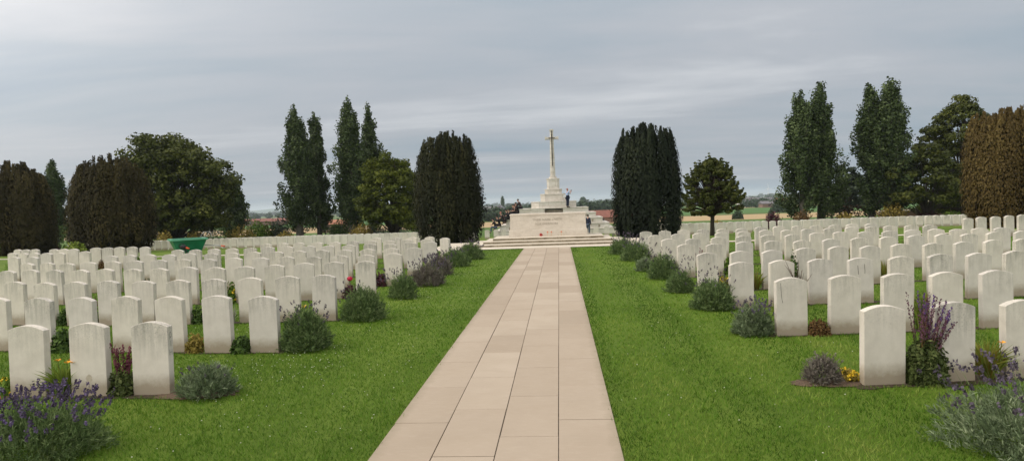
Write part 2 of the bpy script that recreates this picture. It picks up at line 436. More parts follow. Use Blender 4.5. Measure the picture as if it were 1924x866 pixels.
wv_ = mapping(nt, cb.outputs[0], (.33, .75, 1), (3.3, 1.2, 0))
cl1 = noise(nt, wv_, 1.0, 7, .55, .5)
cl2 = noise(nt, mapping(nt, cb.outputs[0], (.13, .30, 1), (.8, 4.6, 0)), 1.0, 4, .5, .6)
cl3 = noise(nt, mapping(nt, cb.outputs[0], (.9, 2.6, 1), (7, 2, 0)), 1.0, 6, .6, .4)
cf = math_(nt, 'ADD', math_(nt, 'ADD', math_(nt, 'MULTIPLY', cl1, .48), math_(nt, 'MULTIPLY', cl2, .40)), math_(nt, 'MULTIPLY', cl3, .12))
ccol = ramp(nt, cf, [(.37, (2.75, 3.6, 4.5)), (.45, (3.35, 4.0, 4.65)), (.50, (3.8, 4.28, 4.85)), (.55, (4.2, 4.55, 5.05)), (.64, (5.9, 6.15, 6.5))])
# the cloud deck is thinner, and brighter, towards the sun and overhead
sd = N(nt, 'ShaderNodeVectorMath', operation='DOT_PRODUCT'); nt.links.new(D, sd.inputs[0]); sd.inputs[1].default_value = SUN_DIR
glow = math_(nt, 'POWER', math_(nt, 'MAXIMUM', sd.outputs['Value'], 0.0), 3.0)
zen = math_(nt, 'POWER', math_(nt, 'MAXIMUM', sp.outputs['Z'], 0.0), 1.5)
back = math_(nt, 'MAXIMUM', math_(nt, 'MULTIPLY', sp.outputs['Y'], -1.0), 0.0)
# thin bright patch high on the left, in front
pd_ = N(nt, 'ShaderNodeVectorMath', operation='DOT_PRODUCT'); nt.links.new(D, pd_.inputs[0]); pd_.inputs[1].default_value = Vector((-.66, .62, .42)).normalized()
patch = math_(nt, 'MULTIPLY', math_(nt, 'POWER', math_(nt, 'MAXIMUM', pd_.outputs['Value'], 0.0), 26.0), math_(nt, 'ADD', math_(nt, 'MULTIPLY', cl1, 1.2), -.1))
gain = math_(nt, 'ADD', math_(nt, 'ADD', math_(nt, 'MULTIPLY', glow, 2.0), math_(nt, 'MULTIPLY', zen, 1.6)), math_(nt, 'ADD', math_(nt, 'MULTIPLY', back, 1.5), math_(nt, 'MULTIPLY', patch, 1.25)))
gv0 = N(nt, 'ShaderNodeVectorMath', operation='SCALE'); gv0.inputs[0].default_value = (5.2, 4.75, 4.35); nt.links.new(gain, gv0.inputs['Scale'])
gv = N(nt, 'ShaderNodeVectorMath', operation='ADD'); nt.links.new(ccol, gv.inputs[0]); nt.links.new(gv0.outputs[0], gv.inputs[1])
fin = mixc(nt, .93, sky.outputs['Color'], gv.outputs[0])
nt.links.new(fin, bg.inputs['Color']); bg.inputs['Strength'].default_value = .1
sl = bpy.data.lights.new('sun', 'SUN'); sl.energy = 1.5; sl.angle = R(18); sl.color = (1, .90, .76)
so = bpy.data.objects.new('sun', sl); C.objects.link(so)
so.rotation_euler = (-SUN_DIR).to_track_quat('-Z', 'Y').to_euler()
vs = scn.view_settings; vs.view_transform = 'Standard'; vs.look = 'None'; vs.gamma = 1; vs.exposure = 0.0
scn.cycles.max_bounces = 6; scn.cycles.diffuse_bounces = 3; scn.cycles.transmission_bounces = 2
scn.cycles.volume_bounces = 1; scn.cycles.use_denoising = True; scn.cycles.denoiser = 'OPENIMAGEDENOISE'; scn.cycles.denoising_input_passes = 'RGB_ALBEDO_NORMAL'; scn.cycles.denoising_prefilter = 'ACCURATE'

# ------------------------------------------------------------------ setting: ground, path, beds
def sinh_axis(a, n, hi):
    t = np.linspace(-1, 1, n); k = math.asinh(hi / a); return a * np.sinh(t * k)
xs = sinh_axis(8, 61, 7000)
ys = np.array(sorted(set(list(np.linspace(-12, 24.5, 12)) + list(np.linspace(24.5, 76, 28)) + TY[2:] + list(np.geomspace(80, 9000, 40)))))
gx, gy = np.meshgrid(xs, ys)
gz = np.interp(gy, TY, TZ)
V = np.stack([gx.ravel(), gy.ravel(), gz.ravel()], 1)
nx, ny = len(xs), len(ys)
ii = (np.arange(ny - 1)[:, None] * nx + np.arange(nx - 1)[None, :]).ravel()
Fq = np.stack([ii, ii + 1, ii + nx + 1, ii + nx], 1)
tag(obj('ground', np_mesh('ground', V, Fq, M['ground'], smooth=True)), kind='structure')

PX0, PX1 = -1.372, .382
def sheet(name, pts, z, mat):
    m = MB(); m.bm.faces.new([m.bm.verts.new((x, y, z)) for x, y in pts])
    return tag(m.build(name, mat), kind='structure')
sheet('path_bedding', [(PX0, -2), (PX1, -2), (PX1, 25.0), (PX0, 25.0)], .004, M['joint'])
def slab_field(name, cols):
    m = MB(); tints = []
    for x0, x1, joints in cols:
        for a, b_ in zip(joints, joints[1:]):
            g = rnd.uniform(.0022, .0042); gy_ = rnd.uniform(.002, .0038)
            z = .016 + rnd.uniform(-.0015, .0015)
            n0 = len(m.bm.verts)
            m.box(((x0 + x1) / 2, (a + b_) / 2, z / 2 + .003), (x1 - x0 - 2 * g, b_ - a - 2 * gy_, z - .004), .003)
            m.bm.verts.ensure_lookup_table()
            tints += [rnd.random()] * (len(m.bm.verts) - n0)
    bmesh.ops.recalc_face_normals(m.bm, faces=m.bm.faces)
    me = bpy.data.meshes.new(name); m.bm.to_mesh(me); m.bm.free(); me.materials.append(M['slab'])
    at = me.attributes.new('tint', 'FLOAT', 'POINT'); at.data.foreach_set('value', np.array(tints, dtype=np.float32))
    return tag(obj(name, me), kind='structure')
cw = (PX1 - PX0) / 4
def joints(y0, step):
    js = [y0]
    while js[0] > -1.5: js.insert(0, js[0] - step)
    while js[-1] < 24: js.append(js[-1] + step + rnd.uniform(-.06, .06))
    return [j for j in js if j < 24.4] + [25.0]
slab_field('path', [(PX0 + cw * k, PX0 + cw * (k + 1), joints(y, 1.04)) for k, y in enumerate((5.19, 5.52, 4.86, 5.23))])

# the paved walk that crosses in front of the stone of remembrance, curving away at both ends
def walk_y(x): return 25.0 + .0082 * x * x if abs(x) > 4 else 25.0 + .0082 * 16 * (abs(x) / 4) ** 2
wv, wf = [], []
wx = np.linspace(-46, 46, 93)
for k, x in enumerate(wx):
    y = walk_y(x)
    for dy in (0, .95):
        wv.append((x, y + dy, T(x, y + dy) + .014))
    if k: wf.append((2 * k - 2, 2 * k, 2 * k + 1, 2 * k - 1))
tag(obj('cross_walk', np_mesh('cross_walk', wv, wf, M['tread'])), kind='structure')

# ------------------------------------------------------------------ headstones
ROWS_L = {
 1:[(-4.01,6.18),(-4.64,6.17),(-5.29,6.19)],
 2:[(-3.69,7.97),(-4.30,8.00),(-4.97,8.10),(-5.61,8.16),(-6.25,8.22),(-6.89,8.28),(-7.60,8.40)],
 3:[(-3.72,10.17),(-4.30,10.16),(-4.90,10.15),(-5.49,10.14),(-6.07,10.13),(-6.68,10.16),(-7.27,10.18),(-7.85,10.24),(-8.44,10.30),(-9.08,10.43)],
 4:[(-3.79,12.65),(-4.39,12.61),(-4.94,12.50),(-5.51,12.45),(-6.06,12.35),(-6.60,12.29),(-7.20,12.36),(-7.81,12.42),(-8.38,12.48),(-8.99,12.54),(-9.61,12.66),(-10.23,12.77),(-10.87,12.89),(-11.40,12.92)],
 5:[(-3.68,14.44),(-4.30,14.45),(-4.91,14.45),(-5.52,14.45),(-6.13,14.45),(-6.67,14.35),(-7.35,14.51),(-7.95,14.50),(-8.63,14.65),(-9.20,14.63),(-9.83,14.70),(-10.32,14.65),(-10.89,14.62),(-11.43,14.66),(-12.02,14.77),(-12.68,14.97)],
 6:[(-3.66,16.47),(-4.25,16.49),(-4.85,16.46),(-5.45,16.47),(-6.05,16.49),(-6.68,16.59),(-7.26,16.55),(-7.87,16.61),(-8.50,16.67),(-9.09,16.72),(-9.70,16.77),(-10.22,16.70),(-10.85,16.84),(-11.48,16.98),(-11.95,16.88),(-14.63,17.48),(-15.22,17.51)],
 7:[(-3.67,18.60),(-4.25,18.57),(-4.80,18.48),(-5.39,18.52),(-6.03,18.59),(-6.63,18.59),(-7.18,18.54),(-7.83,18.60),(-8.37,18.55),(-8.92,18.56),(-9.43,18.52),(-10.03,18.62),(-10.63,18.70),(-11.25,18.84),(-14.46,19.27),(-15.14,19.11),(-15.61,19.18),(-16.18,19.40),(-16.72,19.60),(-17.27,19.81)],
 8:[(-4.15,20.43),(-4.74,20.31),(-5.30,20.30),(-5.88,20.29),(-6.47,20.37),(-7.08,20.49),(-7.70,20.57),(-8.26,20.58),(-8.82,20.64),(-9.38,20.63),(-13.83,21.25),(-14.34,21.35),(-14.83,21.43),(-15.24,21.40),(-15.64,21.39),(-16.38,21.32),(-16.84,21.44),(-17.25,21.54),(-18.01,21.62),(-18.50,21.82),(-18.96,22.01)],
 9:[(-3.66,20.97),(-4.34,22.0),(-4.97,22.1),(-5.58,22.2),(-6.25,22.3)]}
ROWS_R = {
 1:[(2.86,6.16),(3.50,6.23),(4.17,6.32)],
 2:[(2.80,8.35),(3.45,8.40),(4.10,8.45),(4.71,8.50),(5.34,8.56)],
 3:[(2.76,10.44),(3.40,10.56),(4.04,10.68),(4.64,10.67),(5.28,10.74),(5.89,10.78),(6.51,10.87),(7.12,10.96)],
 4:[(2.65,12.21),(3.25,12.36),(3.87,12.50),(4.51,12.65),(5.16,12.79),(5.75,12.82),(6.39,12.97),(7.02,13.08),(7.63,13.18),(8.28,13.37),(8.90,13.48)],
 5:[(2.70,14.54),(3.34,14.69),(4.00,14.83),(4.64,14.89),(5.27,14.96),(5.88,14.93),(6.55,15.09),(7.22,15.24),(7.85,15.32),(8.48,15.39),(9.09,15.48),(9.74,15.68),(10.39,15.75)],
 6:[(2.68,16.67),(3.28,16.69),(3.91,16.81),(4.55,16.93),(5.19,17.06),(5.79,17.09),(6.48,17.33),(7.13,17.47),(7.74,17.48),(8.30,17.39),(8.93,17.54),(9.46,17.47),(9.89,17.30),(10.43,17.36),(10.92,17.29)],
 7:[(2.66,18.76),(3.29,18.81),(3.88,18.88),(4.54,19.08),(5.20,19.27),(5.83,19.33),(6.45,19.41),(6.99,19.35),(7.68,19.55),(8.30,19.62),(8.91,19.71),(9.41,19.68),(9.95,19.62),(10.47,19.65)],
 8:[(2.68,21.05),(3.26,21.02),(3.84,20.97),(4.42,20.92),(4.99,20.88),(5.60,21.00),(6.27,21.30),(6.87,21.45),(7.44,21.40),(7.99,21.37),(8.54,21.33),(9.06,21.32),(9.68,21.46)],
 9:[(13.59,23.23),(14.07,23.30),(14.69,23.56),(15.31,23.85),(15.93,24.16)]}
ORD = 'zeroth first second third fourth fifth sixth seventh eighth ninth tenth eleventh twelfth thirteenth fourteenth fifteenth sixteenth seventeenth eighteenth nineteenth twentieth twenty-first twenty-second twenty-third'.split()

def headstone_mesh(seed):
    r = random.Random(seed)
    W, H, TH = .375 + r.uniform(-.004, .004), .715, .082
    rise = .045 + r.uniform(-.004, .004)
    prof = [(-W / 2, -.12), (W / 2, -.12)]
    n = 14
    for k in range(n + 1):
        t = 1 - 2 * k / n
        prof.append((W / 2 * t, H - rise + rise * (1 - t * t)))
    bm = bmesh.new()
    f = [bm.verts.new((x, -TH / 2, z)) for x, z in prof]
    b_ = [bm.verts.new((x, TH / 2, z)) for x, z in prof]
    bm.faces.new(f); bm.faces.new(b_[::-1])
    for k in range(len(prof)):
        q = (k + 1) % len(prof)
        bm.faces.new((f[q], f[k], b_[k], b_[q]))
    bmesh.ops.recalc_face_normals(bm, faces=bm.faces)
    es = [e for e in bm.edges if e.calc_face_angle(0) > R(30)]
    bmesh.ops.bevel(bm, geom=es, offset=.0045, segments=2, affect='EDGES', profile=.5)
    me = bpy.data.meshes.new('headstone'); bm.to_mesh(me); bm.free(); me.materials.append(M['stone'])
    return me
HM = [headstone_mesh(k) for k in range(6)]
NS = 0
def headstone(x, y, label, group, yaw=0.0):
    global NS
    o = bpy.data.objects.new('headstone', HM[NS % 6]); NS += 1
    o.location = (x, y, T(x, y) + rnd.uniform(-.012, .010))
    o.rotation_euler = (R(rnd.gauss(0, .7)), R(rnd.gauss(0, .55)), yaw + R(rnd.gauss(0, 1.3)))
    tag(o, label, 'headstone', group)
    return link(o)
def row_yaw(pts, k):
    a = pts[max(0, k - 2)]; b_ = pts[min(len(pts) - 1, k + 2)]
    return math.atan2(b_[1] - a[1], b_[0] - a[0]) if b_[0] > a[0] else math.atan2(a[1] - b_[1], a[0] - b_[0])
LOOK = {('left', 1, 0): 'white headstone with a letter H cut in its edge', ('left', 1, 1): 'white headstone with one brown patch low on its face',
        ('right', 2, 0): 'white headstone with long dark crack-like streak near its left edge', ('right', 3, 3): 'white headstone with two thin black streaks down its face'}
near_stones = []; special = {}
first_stone = None
for side, ROWS in (('left', ROWS_L), ('right', ROWS_R)):
    for r_, pts in ROWS.items():
        for k, (x, y) in enumerate(pts):
            look = LOOK.get((side, r_, k))
            if look: lab = look + ', %s row %s of path' % (ORD[r_], side)
            else: lab = 'white headstone, %s from the paved path in the %s row on its %s side' % (ORD[k + 1], ORD[r_], side)
            if r_ == 9 and side == 'right': lab = 'white headstone standing before the rusty yew, %s from the path in its row' % ORD[k + 1]
            o = headstone(x, y, lab, 'white headstones in rows', row_yaw(pts, k) * .8)
            if (side, r_, k) in LOOK: special[(side, r_, k)] = o
            if (side, r_, k) == ('left', 1, 0): first_stone = o
            near_stones.append((x, y))
# letters cut down the edge of the front stone
def letter(parent, bars, name='carved_letter'):
    m = MB()
    for a, b_ in bars: m.tube([a, b_], .0032, 6)
    return m.build(name, M['lettering'], parent)
xe = .1885
letter(first_stone, [((xe, -.018, .60 + .028 * math.sin(t)), (xe, -.018 + .0, .60 + .028 * math.sin(t))) for t in ()] or
       [((xe, .016 * math.cos(2 * math.pi * k / 10), .585 + .026 * math.sin(2 * math.pi * k / 10)), (xe, .016 * math.cos(2 * math.pi * (k + 1) / 10), .585 + .026 * math.sin(2 * math.pi * (k + 1) / 10))) for k in range(10)] + [((xe, .004, .57), (xe, -.016, .545))])
letter(first_stone, [((xe, .004, .53), (xe, .004, .475))])
letter(first_stone, [((xe, -.018, .445), (xe, -.018, .39)), ((xe, .018, .445), (xe, .018, .39)), ((xe, -.018, .418), (xe, .018, .418))])

def stain(o, outline, name, mat):
    m = MB(); m.bm.faces.new([m.bm.verts.new((x, -.0418, z)) for x, z in outline])
    return m.build(name, mat, o)
M['patch'] = plain('brown_patch', (.47, .41, .32), .9, .12, 30)
M['streak'] = plain('black_streak', (.13, .12, .10), .9, .4, 60)
def streak(o, pts, w):
    L = [(x - w * rnd.uniform(.5, 1), z) for x, z in pts]; Rr = [(x + w * rnd.uniform(.5, 1), z) for x, z in pts[::-1]]
    stain(o, L + Rr, 'streak', M['streak'])
stain(special[('left', 1, 1)], [(.005 + .034 * math.cos(t_) * rnd.uniform(.85, 1.1), .175 + .042 * math.sin(t_) * rnd.uniform(.85, 1.1)) for t_ in [6.283 * k / 20 for k in range(20)]], 'patch', M['patch'])
streak(special[('right', 2, 0)], [(-.135, .655), (-.132, .60), (-.130, .55), (-.127, .50), (-.121, .45), (-.112, .41)], .0035)
streak(special[('right', 3, 3)], [(-.055, .60), (-.052, .55), (-.048, .50), (-.047, .46)], .005)
streak(special[('right', 3, 3)], [(.048, .62), (.050, .57), (.053, .52), (.051, .47)], .005)

# blocks of graves beyond the walk: the ranks that show largest one by one, the rest as one mass
far_rows = [43 + 2.05 * k for k in range(10)]
nfar = 0
mass = []
for k, y0 in enumerate(far_rows):
    x = -37.0
    while x < 36:
        y = y0 + .0035 * x * x + rnd.uniform(-.05, .05)
        skip = (-7.3 < x < 6.4) or (k < 2 and -17.5 < x < -12) or (k < 3 and 12.5 < x < 15.2) or (x < -24 and k in (2, 5))
        if not skip:
            if k == 0 and nfar < 88 and -30 < x < 29:
                s = 'left' if x < 0 else 'right'
                headstone(x, y, 'small distant white headstone in the front rank of the far block on the %s' % s, 'white headstones in the far block on the ' + s); nfar += 1
            else:
                mass.append((x, y))
        x += .62 + rnd.uniform(-.02, .02)
for nm, x, y in (('farthest left of the three beside the left yew', -5.75, 52.4), ('middle of the three beside the left yew', -5.05, 52.6), ('nearest the altar of the three beside the left yew', -4.42, 52.3),
                 ('nearest the altar of the three beside the right yew', 2.79, 51.7), ('middle of the three beside the right yew', 3.59, 51.3), ('closest to the right yew of three', 4.33, 51.6)):
    headstone(x, y, 'white headstone below the stepped monument, ' + nm, 'white headstones below the monument')
bm = bmesh.new()
tmpl = bmesh.new()
Wf, Hf, Tf = .375, .715, .08
prof = [(-Wf / 2, -.1), (Wf / 2, -.1)] + [(Wf / 2 * (1 - 2 * k / 4), Hf - .045 + .045 * (1 - (1 - 2 * k / 4) ** 2)) for k in range(5)]
np_ = len(prof)
MV, MF3 = [], []
quads, caps = [], []
for (x, y) in mass:
    b0 = len(MV); z = T(x, y) + rnd.uniform(-.015, .015); a = rnd.gauss(0, .03) + .007 * x
    ca, sa = math.cos(a), math.sin(a)
    for sy in (-Tf / 2, Tf / 2):
        for px, pz in prof: MV.append((x + px * ca - sy * sa, y + px * sa + sy * ca, z + pz))
    for k in range(np_):
        q = (k + 1) % np_; quads.append((b0 + k, b0 + q, b0 + np_ + q, b0 + np_ + k))
    caps.append(tuple(b0 + k for k in range(np_))); caps.append(tuple(b0 + np_ + k for k in reversed(range(np_))))
me = bpy.data.meshes.new('headstone_ranks'); me.from_pydata(MV, [], quads + caps); me.materials.append(plain('far_headstone_white', (.60, .57, .50), .85, .12, .8)); me.update()
tag(obj('headstone_ranks', me), 'massed white headstones in ranks beyond the crossing walk', kind='stuff')

# planting beds: a narrow strip of soil along each row
bv, bf = [], []
def bed(pts, hw, z=.006):
    pts = sorted(pts)
    P = []
    x = pts[0][0] - .28
    while x <= pts[-1][0] + .28:
        y = float(np.interp(x, [p[0] for p in pts], [p[1] for p in pts])); P.append((x, y)); x += .12
    for k, (x, y) in enumerate(P):
        for s in (-1, 1):
            bv.append((x, y + s * (hw + rnd.uniform(-.035, .035)), T(x, y) + z))
        if k: n = len(bv); bf.append((n - 4, n - 2, n - 1, n - 3))
for ROWS in (ROWS_L, ROWS_R):
    for r_, pts in ROWS.items():
        seg = [pts[0]]
        for a, b_ in zip(pts, pts[1:]):
            if abs(b_[0] - a[0]) > 1.5: bed(seg, .09); seg = []
            seg.append(b_)
        bed(seg, .16 if r_ == 1 else .09)
tag(obj('bed_soil', np_mesh('bed_soil', bv, bf, M['soil'])), kind='structure')
def blob_bed(cx, cy, rx, ry, z=.008):
    m = MB(); vs_ = []
    for k in range(26):
        t = 2 * math.pi * k / 26; q = 1 + rnd.uniform(-.13, .13)
        vs_.append(m.bm.verts.new((cx + rx * q * math.cos(t), cy + ry * q * math.sin(t), z)))
    c0 = m.bm.verts.new((cx, cy, z + .03))
    for k in range(26): m.bm.faces.new((vs_[k], vs_[(k + 1) % 26], c0))
    tag(m.build('mulch_bed', M['mulch']), kind='structure')
blob_bed(-3.55, 6.14, .42, .17); blob_bed(2.42, 6.22, .36, .15)

# ------------------------------------------------------------------ grass
def lawn_blades():
    zones = [(3.0, 5.0, 5200, .0048, .030), (5.0, 7.5, 3400, .006, .030), (7.5, 11, 1700, .009, .030), (11, 16, 700, .013, .030), (16, 25, 300, .020, .028)]
    Vs, Fs, Ts = [], [], []; n0 = 0
    st = np.array(near_stones)
    for y0, y1, dens, wd, ht in zones:
        xa, xb = -.86 * y1 - .6, .74 * y1 + .6
        n = int((xb - xa) * (y1 - y0) * dens)
        x = RS.uniform(xa, xb, n); y = RS.uniform(y0, y1, n)
        keep = (x > -.86 * y - .6) & (x < .74 * y + .6) & ((x < PX0 + .045 * RS.uniform(-1, 1, n) ** 3 + .016 * np.sin(y * 7) * np.sin(y * 2.9)) | (x > PX1 - .045 * RS.uniform(-1, 1, n) ** 3 + .016 * np.sin(y * 6) * np.sin(y * 3.3)))
        for ROWS in (ROWS_L, ROWS_R):
            for r_, pts in ROWS.items():
                if abs(pts[0][1] - (y0 + y1) / 2) > (y1 - y0) / 2 + 1.5: continue
                p = np.array(sorted(pts))
                yr = np.interp(x, p[:, 0], p[:, 1])
                keep &= ~((np.abs(y - yr) < (.10 if r_ == 1 else .065)) & (x > p[0, 0] - .2) & (x < p[-1, 0] + .2))
        keep &= ~((((x + 3.55) / .42) ** 2 + ((y - 6.14) / .17) ** 2 < 1)) & ~((((x - 2.42) / .36) ** 2 + ((y - 6.22) / .15) ** 2 < 1))
        x, y = x[keep], y[keep]; n = len(x)
        # tufts of uneven height and tone
        q = np.sin(x * 3.1 + 1.7 * np.sin(y * 2.3)) * np.sin(y * 2.7 + 1.3 * np.sin(x * 1.9))
        q2 = np.sin(x * 11 + 2 * np.sin(y * 9)) * np.sin(y * 13 + 2 * np.sin(x * 7))
        cell = .0065 * (y0 + y1) / 2
        hsh = lambda u, v_: np.modf(np.abs(np.sin(np.floor(u) * 127.1 + np.floor(v_) * 311.7) * 43758.5453))[0]
        q3 = hsh(x / cell + .3 * np.sin(y / cell), y / cell / 1.6 + .3 * np.sin(x / cell * 1.7)) - .5
        amp = min(1.0, 7.0 / ((y0 + y1) / 2))
        q4 = np.sin(x * 1.1 + 2 * np.sin(y * .6) + 1) * np.sin(y * .9 + 1.5 * np.sin(x * .8))
        h = ht * (1 + .22 * q + .2 * q2 + .7 * q3) * RS.uniform(.45, 1.25, n)
        a = RS.uniform(0, 2 * math.pi, n); lean = RS.uniform(.2, 1.1, n)
        ww = wd * RS.uniform(.6, 1.3, n)
        bx, by = np.cos(a) * ww / 2, np.sin(a) * ww / 2
        la = RS.uniform(0, 2 * math.pi, n)
        tx, ty = np.cos(la) * h * lean, np.sin(la) * h * lean
        z = np.interp(y, TY, TZ)
        v = np.empty((n, 3, 3), np.float32)
        v[:, 0] = np.stack([x - bx, y - by, z], 1); v[:, 1] = np.stack([x + bx, y + by, z], 1); v[:, 2] = np.stack([x + tx, y + ty, z + h], 1)
        Vs.append(v.reshape(-1, 3)); Fs.append(n0 + np.arange(3 * n).reshape(n, 3)); n0 += 3 * n
        stripe = np.where(x > 0, .24 * np.tanh(2.5 * np.cos(2 * math.pi * (x - .85 + .03 * np.sin(y)) / 1.1)), .06 * np.sin(x * 5)) * np.clip((14 - abs(x)) / 8, 0, 1)
        Ts.append(np.repeat(np.clip(.43 + .11 * q + .10 * q4 + .06 * q2 + .60 * q3 * amp + stripe + RS.normal(0, .16 * amp, n), 0, 1), 3))
    me = np_mesh('grass', np.concatenate(Vs), np.concatenate(Fs), M['grass'], np.concatenate(Ts))
    tag(obj('grass', me), 'short mown green lawn grass on both sides of the path', kind='stuff')
lawn_blades()

def clover():
    m = MB()
    pts = []
    for cx, cy, sx, sy, n in ((-2.6, 7.2, .7, .5, 80), (-2.2, 5.6, .8, .6, 45), (-3.3, 7.2, .5, .4, 70), (-2.6, 10, .6, 2.0, 90), (-2.9, 14, .6, 3, 70), (-2.2, 18, .6, 3, 50), (1.3, 9, .6, 2.5, 40), (1.4, 5.8, .6, 1, 22), (-2.9, 4.9, .6, .5, 18), (-5.5, 7.1, 1.2, .3, 50), (-5, 9.2, 1.5, .4, 50), (4.0, 7.4, 1, .4, 16)):
        for _ in range(int(n * .8)):
            x, y = rnd.gauss(cx, sx), rnd.gauss(cy, sy)
            if PX0 - .05 < x < PX1 + .05 or y < 3.6: continue
            pts.append((x, y))
    for x, y in pts:
        m.ball((x, y, rnd.uniform(.022, .034)), rnd.uniform(.003, .0055) * (1 + y * .03), 1, (1, 1, .7))
    tag(m.build('clover_blossom', M['white_petal']), 'scattered small white clover heads in the lawn', kind='stuff')
clover()

# ------------------------------------------------------------------ plants
def blades_mesh(name, base, tip, width, mat, tint, bend=None):
    """Thin leaves as two-segment strips. base, tip (n,3); width (n,)."""
    n = len(base)
    d = tip - base
    side = np.cross(d, RS.normal(0, 1, (n, 3))); side /= np.linalg.norm(side, axis=1)[:, None] + 1e-9
    mid = base + d * .55
    if bend is not None: mid = mid + bend
    s = side * width[:, None] / 2
    v = np.empty((n, 5, 3), np.float32)
    v[:, 0] = base - s * .6; v[:, 1] = base + s * .6; v[:, 2] = mid - s; v[:, 3] = mid + s; v[:, 4] = tip
    v = v.reshape(-1, 3)
    k = np.arange(n)[:, None] * 5
    # quads (with a degenerate-free triangle written as quad on the tip side): use two quads via duplicate tip
    f1 = k + np.array([[0, 1, 3, 2]])
    me = bpy.data.meshes.new(name)
    f2 = k + np.array([[2, 3, 4]])
    me.vertices.add(len(v)); me.vertices.foreach_set('co', v.ravel())
    loops = np.concatenate([f1.ravel(), f2.ravel()]).astype(np.int32)
    me.loops.add(len(loops)); me.loops.foreach_set('vertex_index', loops)
    me.polygons.add(2 * n)
    ls = np.concatenate([np.arange(n) * 4, n * 4 + np.arange(n) * 3]).astype(np.int32)
    me.polygons.foreach_set('loop_start', ls)
    me.update(calc_edges=True)
    at = me.attributes.new('tint', 'FLOAT', 'POINT'); at.data.foreach_set('value', np.repeat(tint, 5).astype(np.float32))
    me.materials.append(mat)
    return me

def cards_mesh(name, P, Nrm, size, mat, tint, asp=1.6, up=None):
    """Leaf-shaped rhombs at P facing Nrm."""
    n = len(P)
    Nrm = Nrm / (np.linalg.norm(Nrm, axis=1)[:, None] + 1e-9)
    a = RS.normal(0, 1, (n, 3)) if up is None else up + RS.normal(0, .35, (n, 3))
    u = a - Nrm * np.sum(a * Nrm, 1)[:, None]; u /= np.linalg.norm(u, axis=1)[:, None] + 1e-9
    v_ = np.cross(Nrm, u)
    L = (size * asp / 2)[:, None]; Wd = (size / 2)[:, None]
    V = np.empty((n, 4, 3), np.float32)
    V[:, 0] = P - u * L; V[:, 1] = P + v_ * Wd - u * L * .1; V[:, 2] = P + u * L; V[:, 3] = P - v_ * Wd - u * L * .1
    return np_mesh(name, V.reshape(-1, 3), np.arange(4 * n).reshape(n, 4), mat, np.repeat(tint, 4))

def dome_points(n, rx, ry, rz, lo=.25):
    """Points filling the outer part of a half ellipsoid with its outward direction."""
    t = RS.uniform(0, 2 * math.pi, n); cz = RS.uniform(-.05, 1, n); sz = np.sqrt(np.clip(1 - cz * cz, 0, 1))
    d = np.stack([np.cos(t) * sz, np.sin(t) * sz, cz], 1)
    r = RS.uniform(lo, 1, n) ** .5
    lump = 1 + .10 * np.sin(5 * t + 3 * cz) + .07 * np.sin(9 * t - 5 * cz)
    return d * (r * lump)[:, None] * np.array([rx, ry, rz]), d

def lavender(x, y, rx, h, label, mat='lav_leaf', flower='lav_spent', n=2600, nf=40, fl=.22, fw=1.0, leaf=.075, group='lavender bushes along the row ends', fspread=1.0, side=0.0):
    t = empty('lavender_bush', (x, y, T(x, y)))
    tag(t, label, 'lavender', group)
    if n < 12000: n = int(n * 1.9)
    k = 6; ns_ = n // k
    P, d = dome_points(ns_, rx * .93, rx * .85, h * .97, .3)
    P[:, 2] = np.abs(P[:, 2]) + .01
    ax = d * .8 + np.array([0, 0, .7]) + RS.normal(0, .30, (ns_, 3)); ax /= np.linalg.norm(ax, axis=1)[:, None]
    sl_ = leaf * RS.uniform(.7, 1.5, ns_)
    tone = np.clip(RS.normal(.5, .2, ns_) + .12 * np.sin(P[:, 0] * 17) * np.sin(P[:, 1] * 13), 0, 1)
    f = np.tile(np.linspace(0, .75, k), ns_)
    Pr, axr, slr = np.repeat(P, k, 0), np.repeat(ax, k, 0), np.repeat(sl_, k)
    base = Pr + axr * (slr * f * .8)[:, None]
    dl = axr * .9 + RS.normal(0, .42, (ns_ * k, 3)); dl /= np.linalg.norm(dl, axis=1)[:, None]
    tipl = base + dl * (slr * (.62 - .25 * f))[:, None]
    obj('foliage', blades_mesh('foliage', base, tipl, .0068 * RS.uniform(.7, 1.4, ns_ * k) * (leaf / .07), M[mat], np.clip(np.repeat(tone, k) + RS.normal(0, .14, ns_ * k), 0, 1)), t)
    if nf:
        # stalks and flower heads
        a = RS.uniform(0, 2 * math.pi, nf); r = np.sqrt(RS.uniform(0, 1, nf)) * rx * .85
        bx = np.cos(a) * r + side * rx; by = np.sin(a) * r
        bz = h * np.sqrt(np.clip(1 - (r / rx) ** 2, .1, 1)) * .8
        base = np.stack([bx, by, bz], 1)
        dd = np.stack([np.cos(a) * r / rx * .55 * fspread, np.sin(a) * r / rx * .55 * fspread, np.ones(nf)], 1) + RS.normal(0, .16, (nf, 3))
        dd /= np.linalg.norm(dd, axis=1)[:, None]
        ln = fl * RS.uniform(.55, 1.25, nf)
        tip = base + dd * ln[:, None]
        obj('stalk', blades_mesh('stalk', base, tip, np.full(nf, .0032), M['lav_green'], RS.uniform(.3, .9, nf)), t)
        hp, hn, hs, ht = [], [], [], []
        for k in range(nf):
            m_ = rnd.randint(7, 13); hl = rnd.uniform(.025, .05) * fw
            tone = min(1, max(0, rnd.gauss(.45, .28)))
            for q in range(m_):
                p = tip[k] + dd[k] * (hl * (q / m_ - .2)); off = np.array([rnd.gauss(0, .006), rnd.gauss(0, .006), rnd.gauss(0, .003)]) * fw
                hp.append(p + off); hn.append(off / .006 + np.array([0, -.2, .3])); hs.append(rnd.uniform(.011, .017) * fw); ht.append(tone + rnd.gauss(0, .12))
        obj('blossom', cards_mesh('blossom', np.array(hp), np.array(hn), np.array(hs), M[flower], np.clip(ht, 0, 1), 1.3), t)
    return t

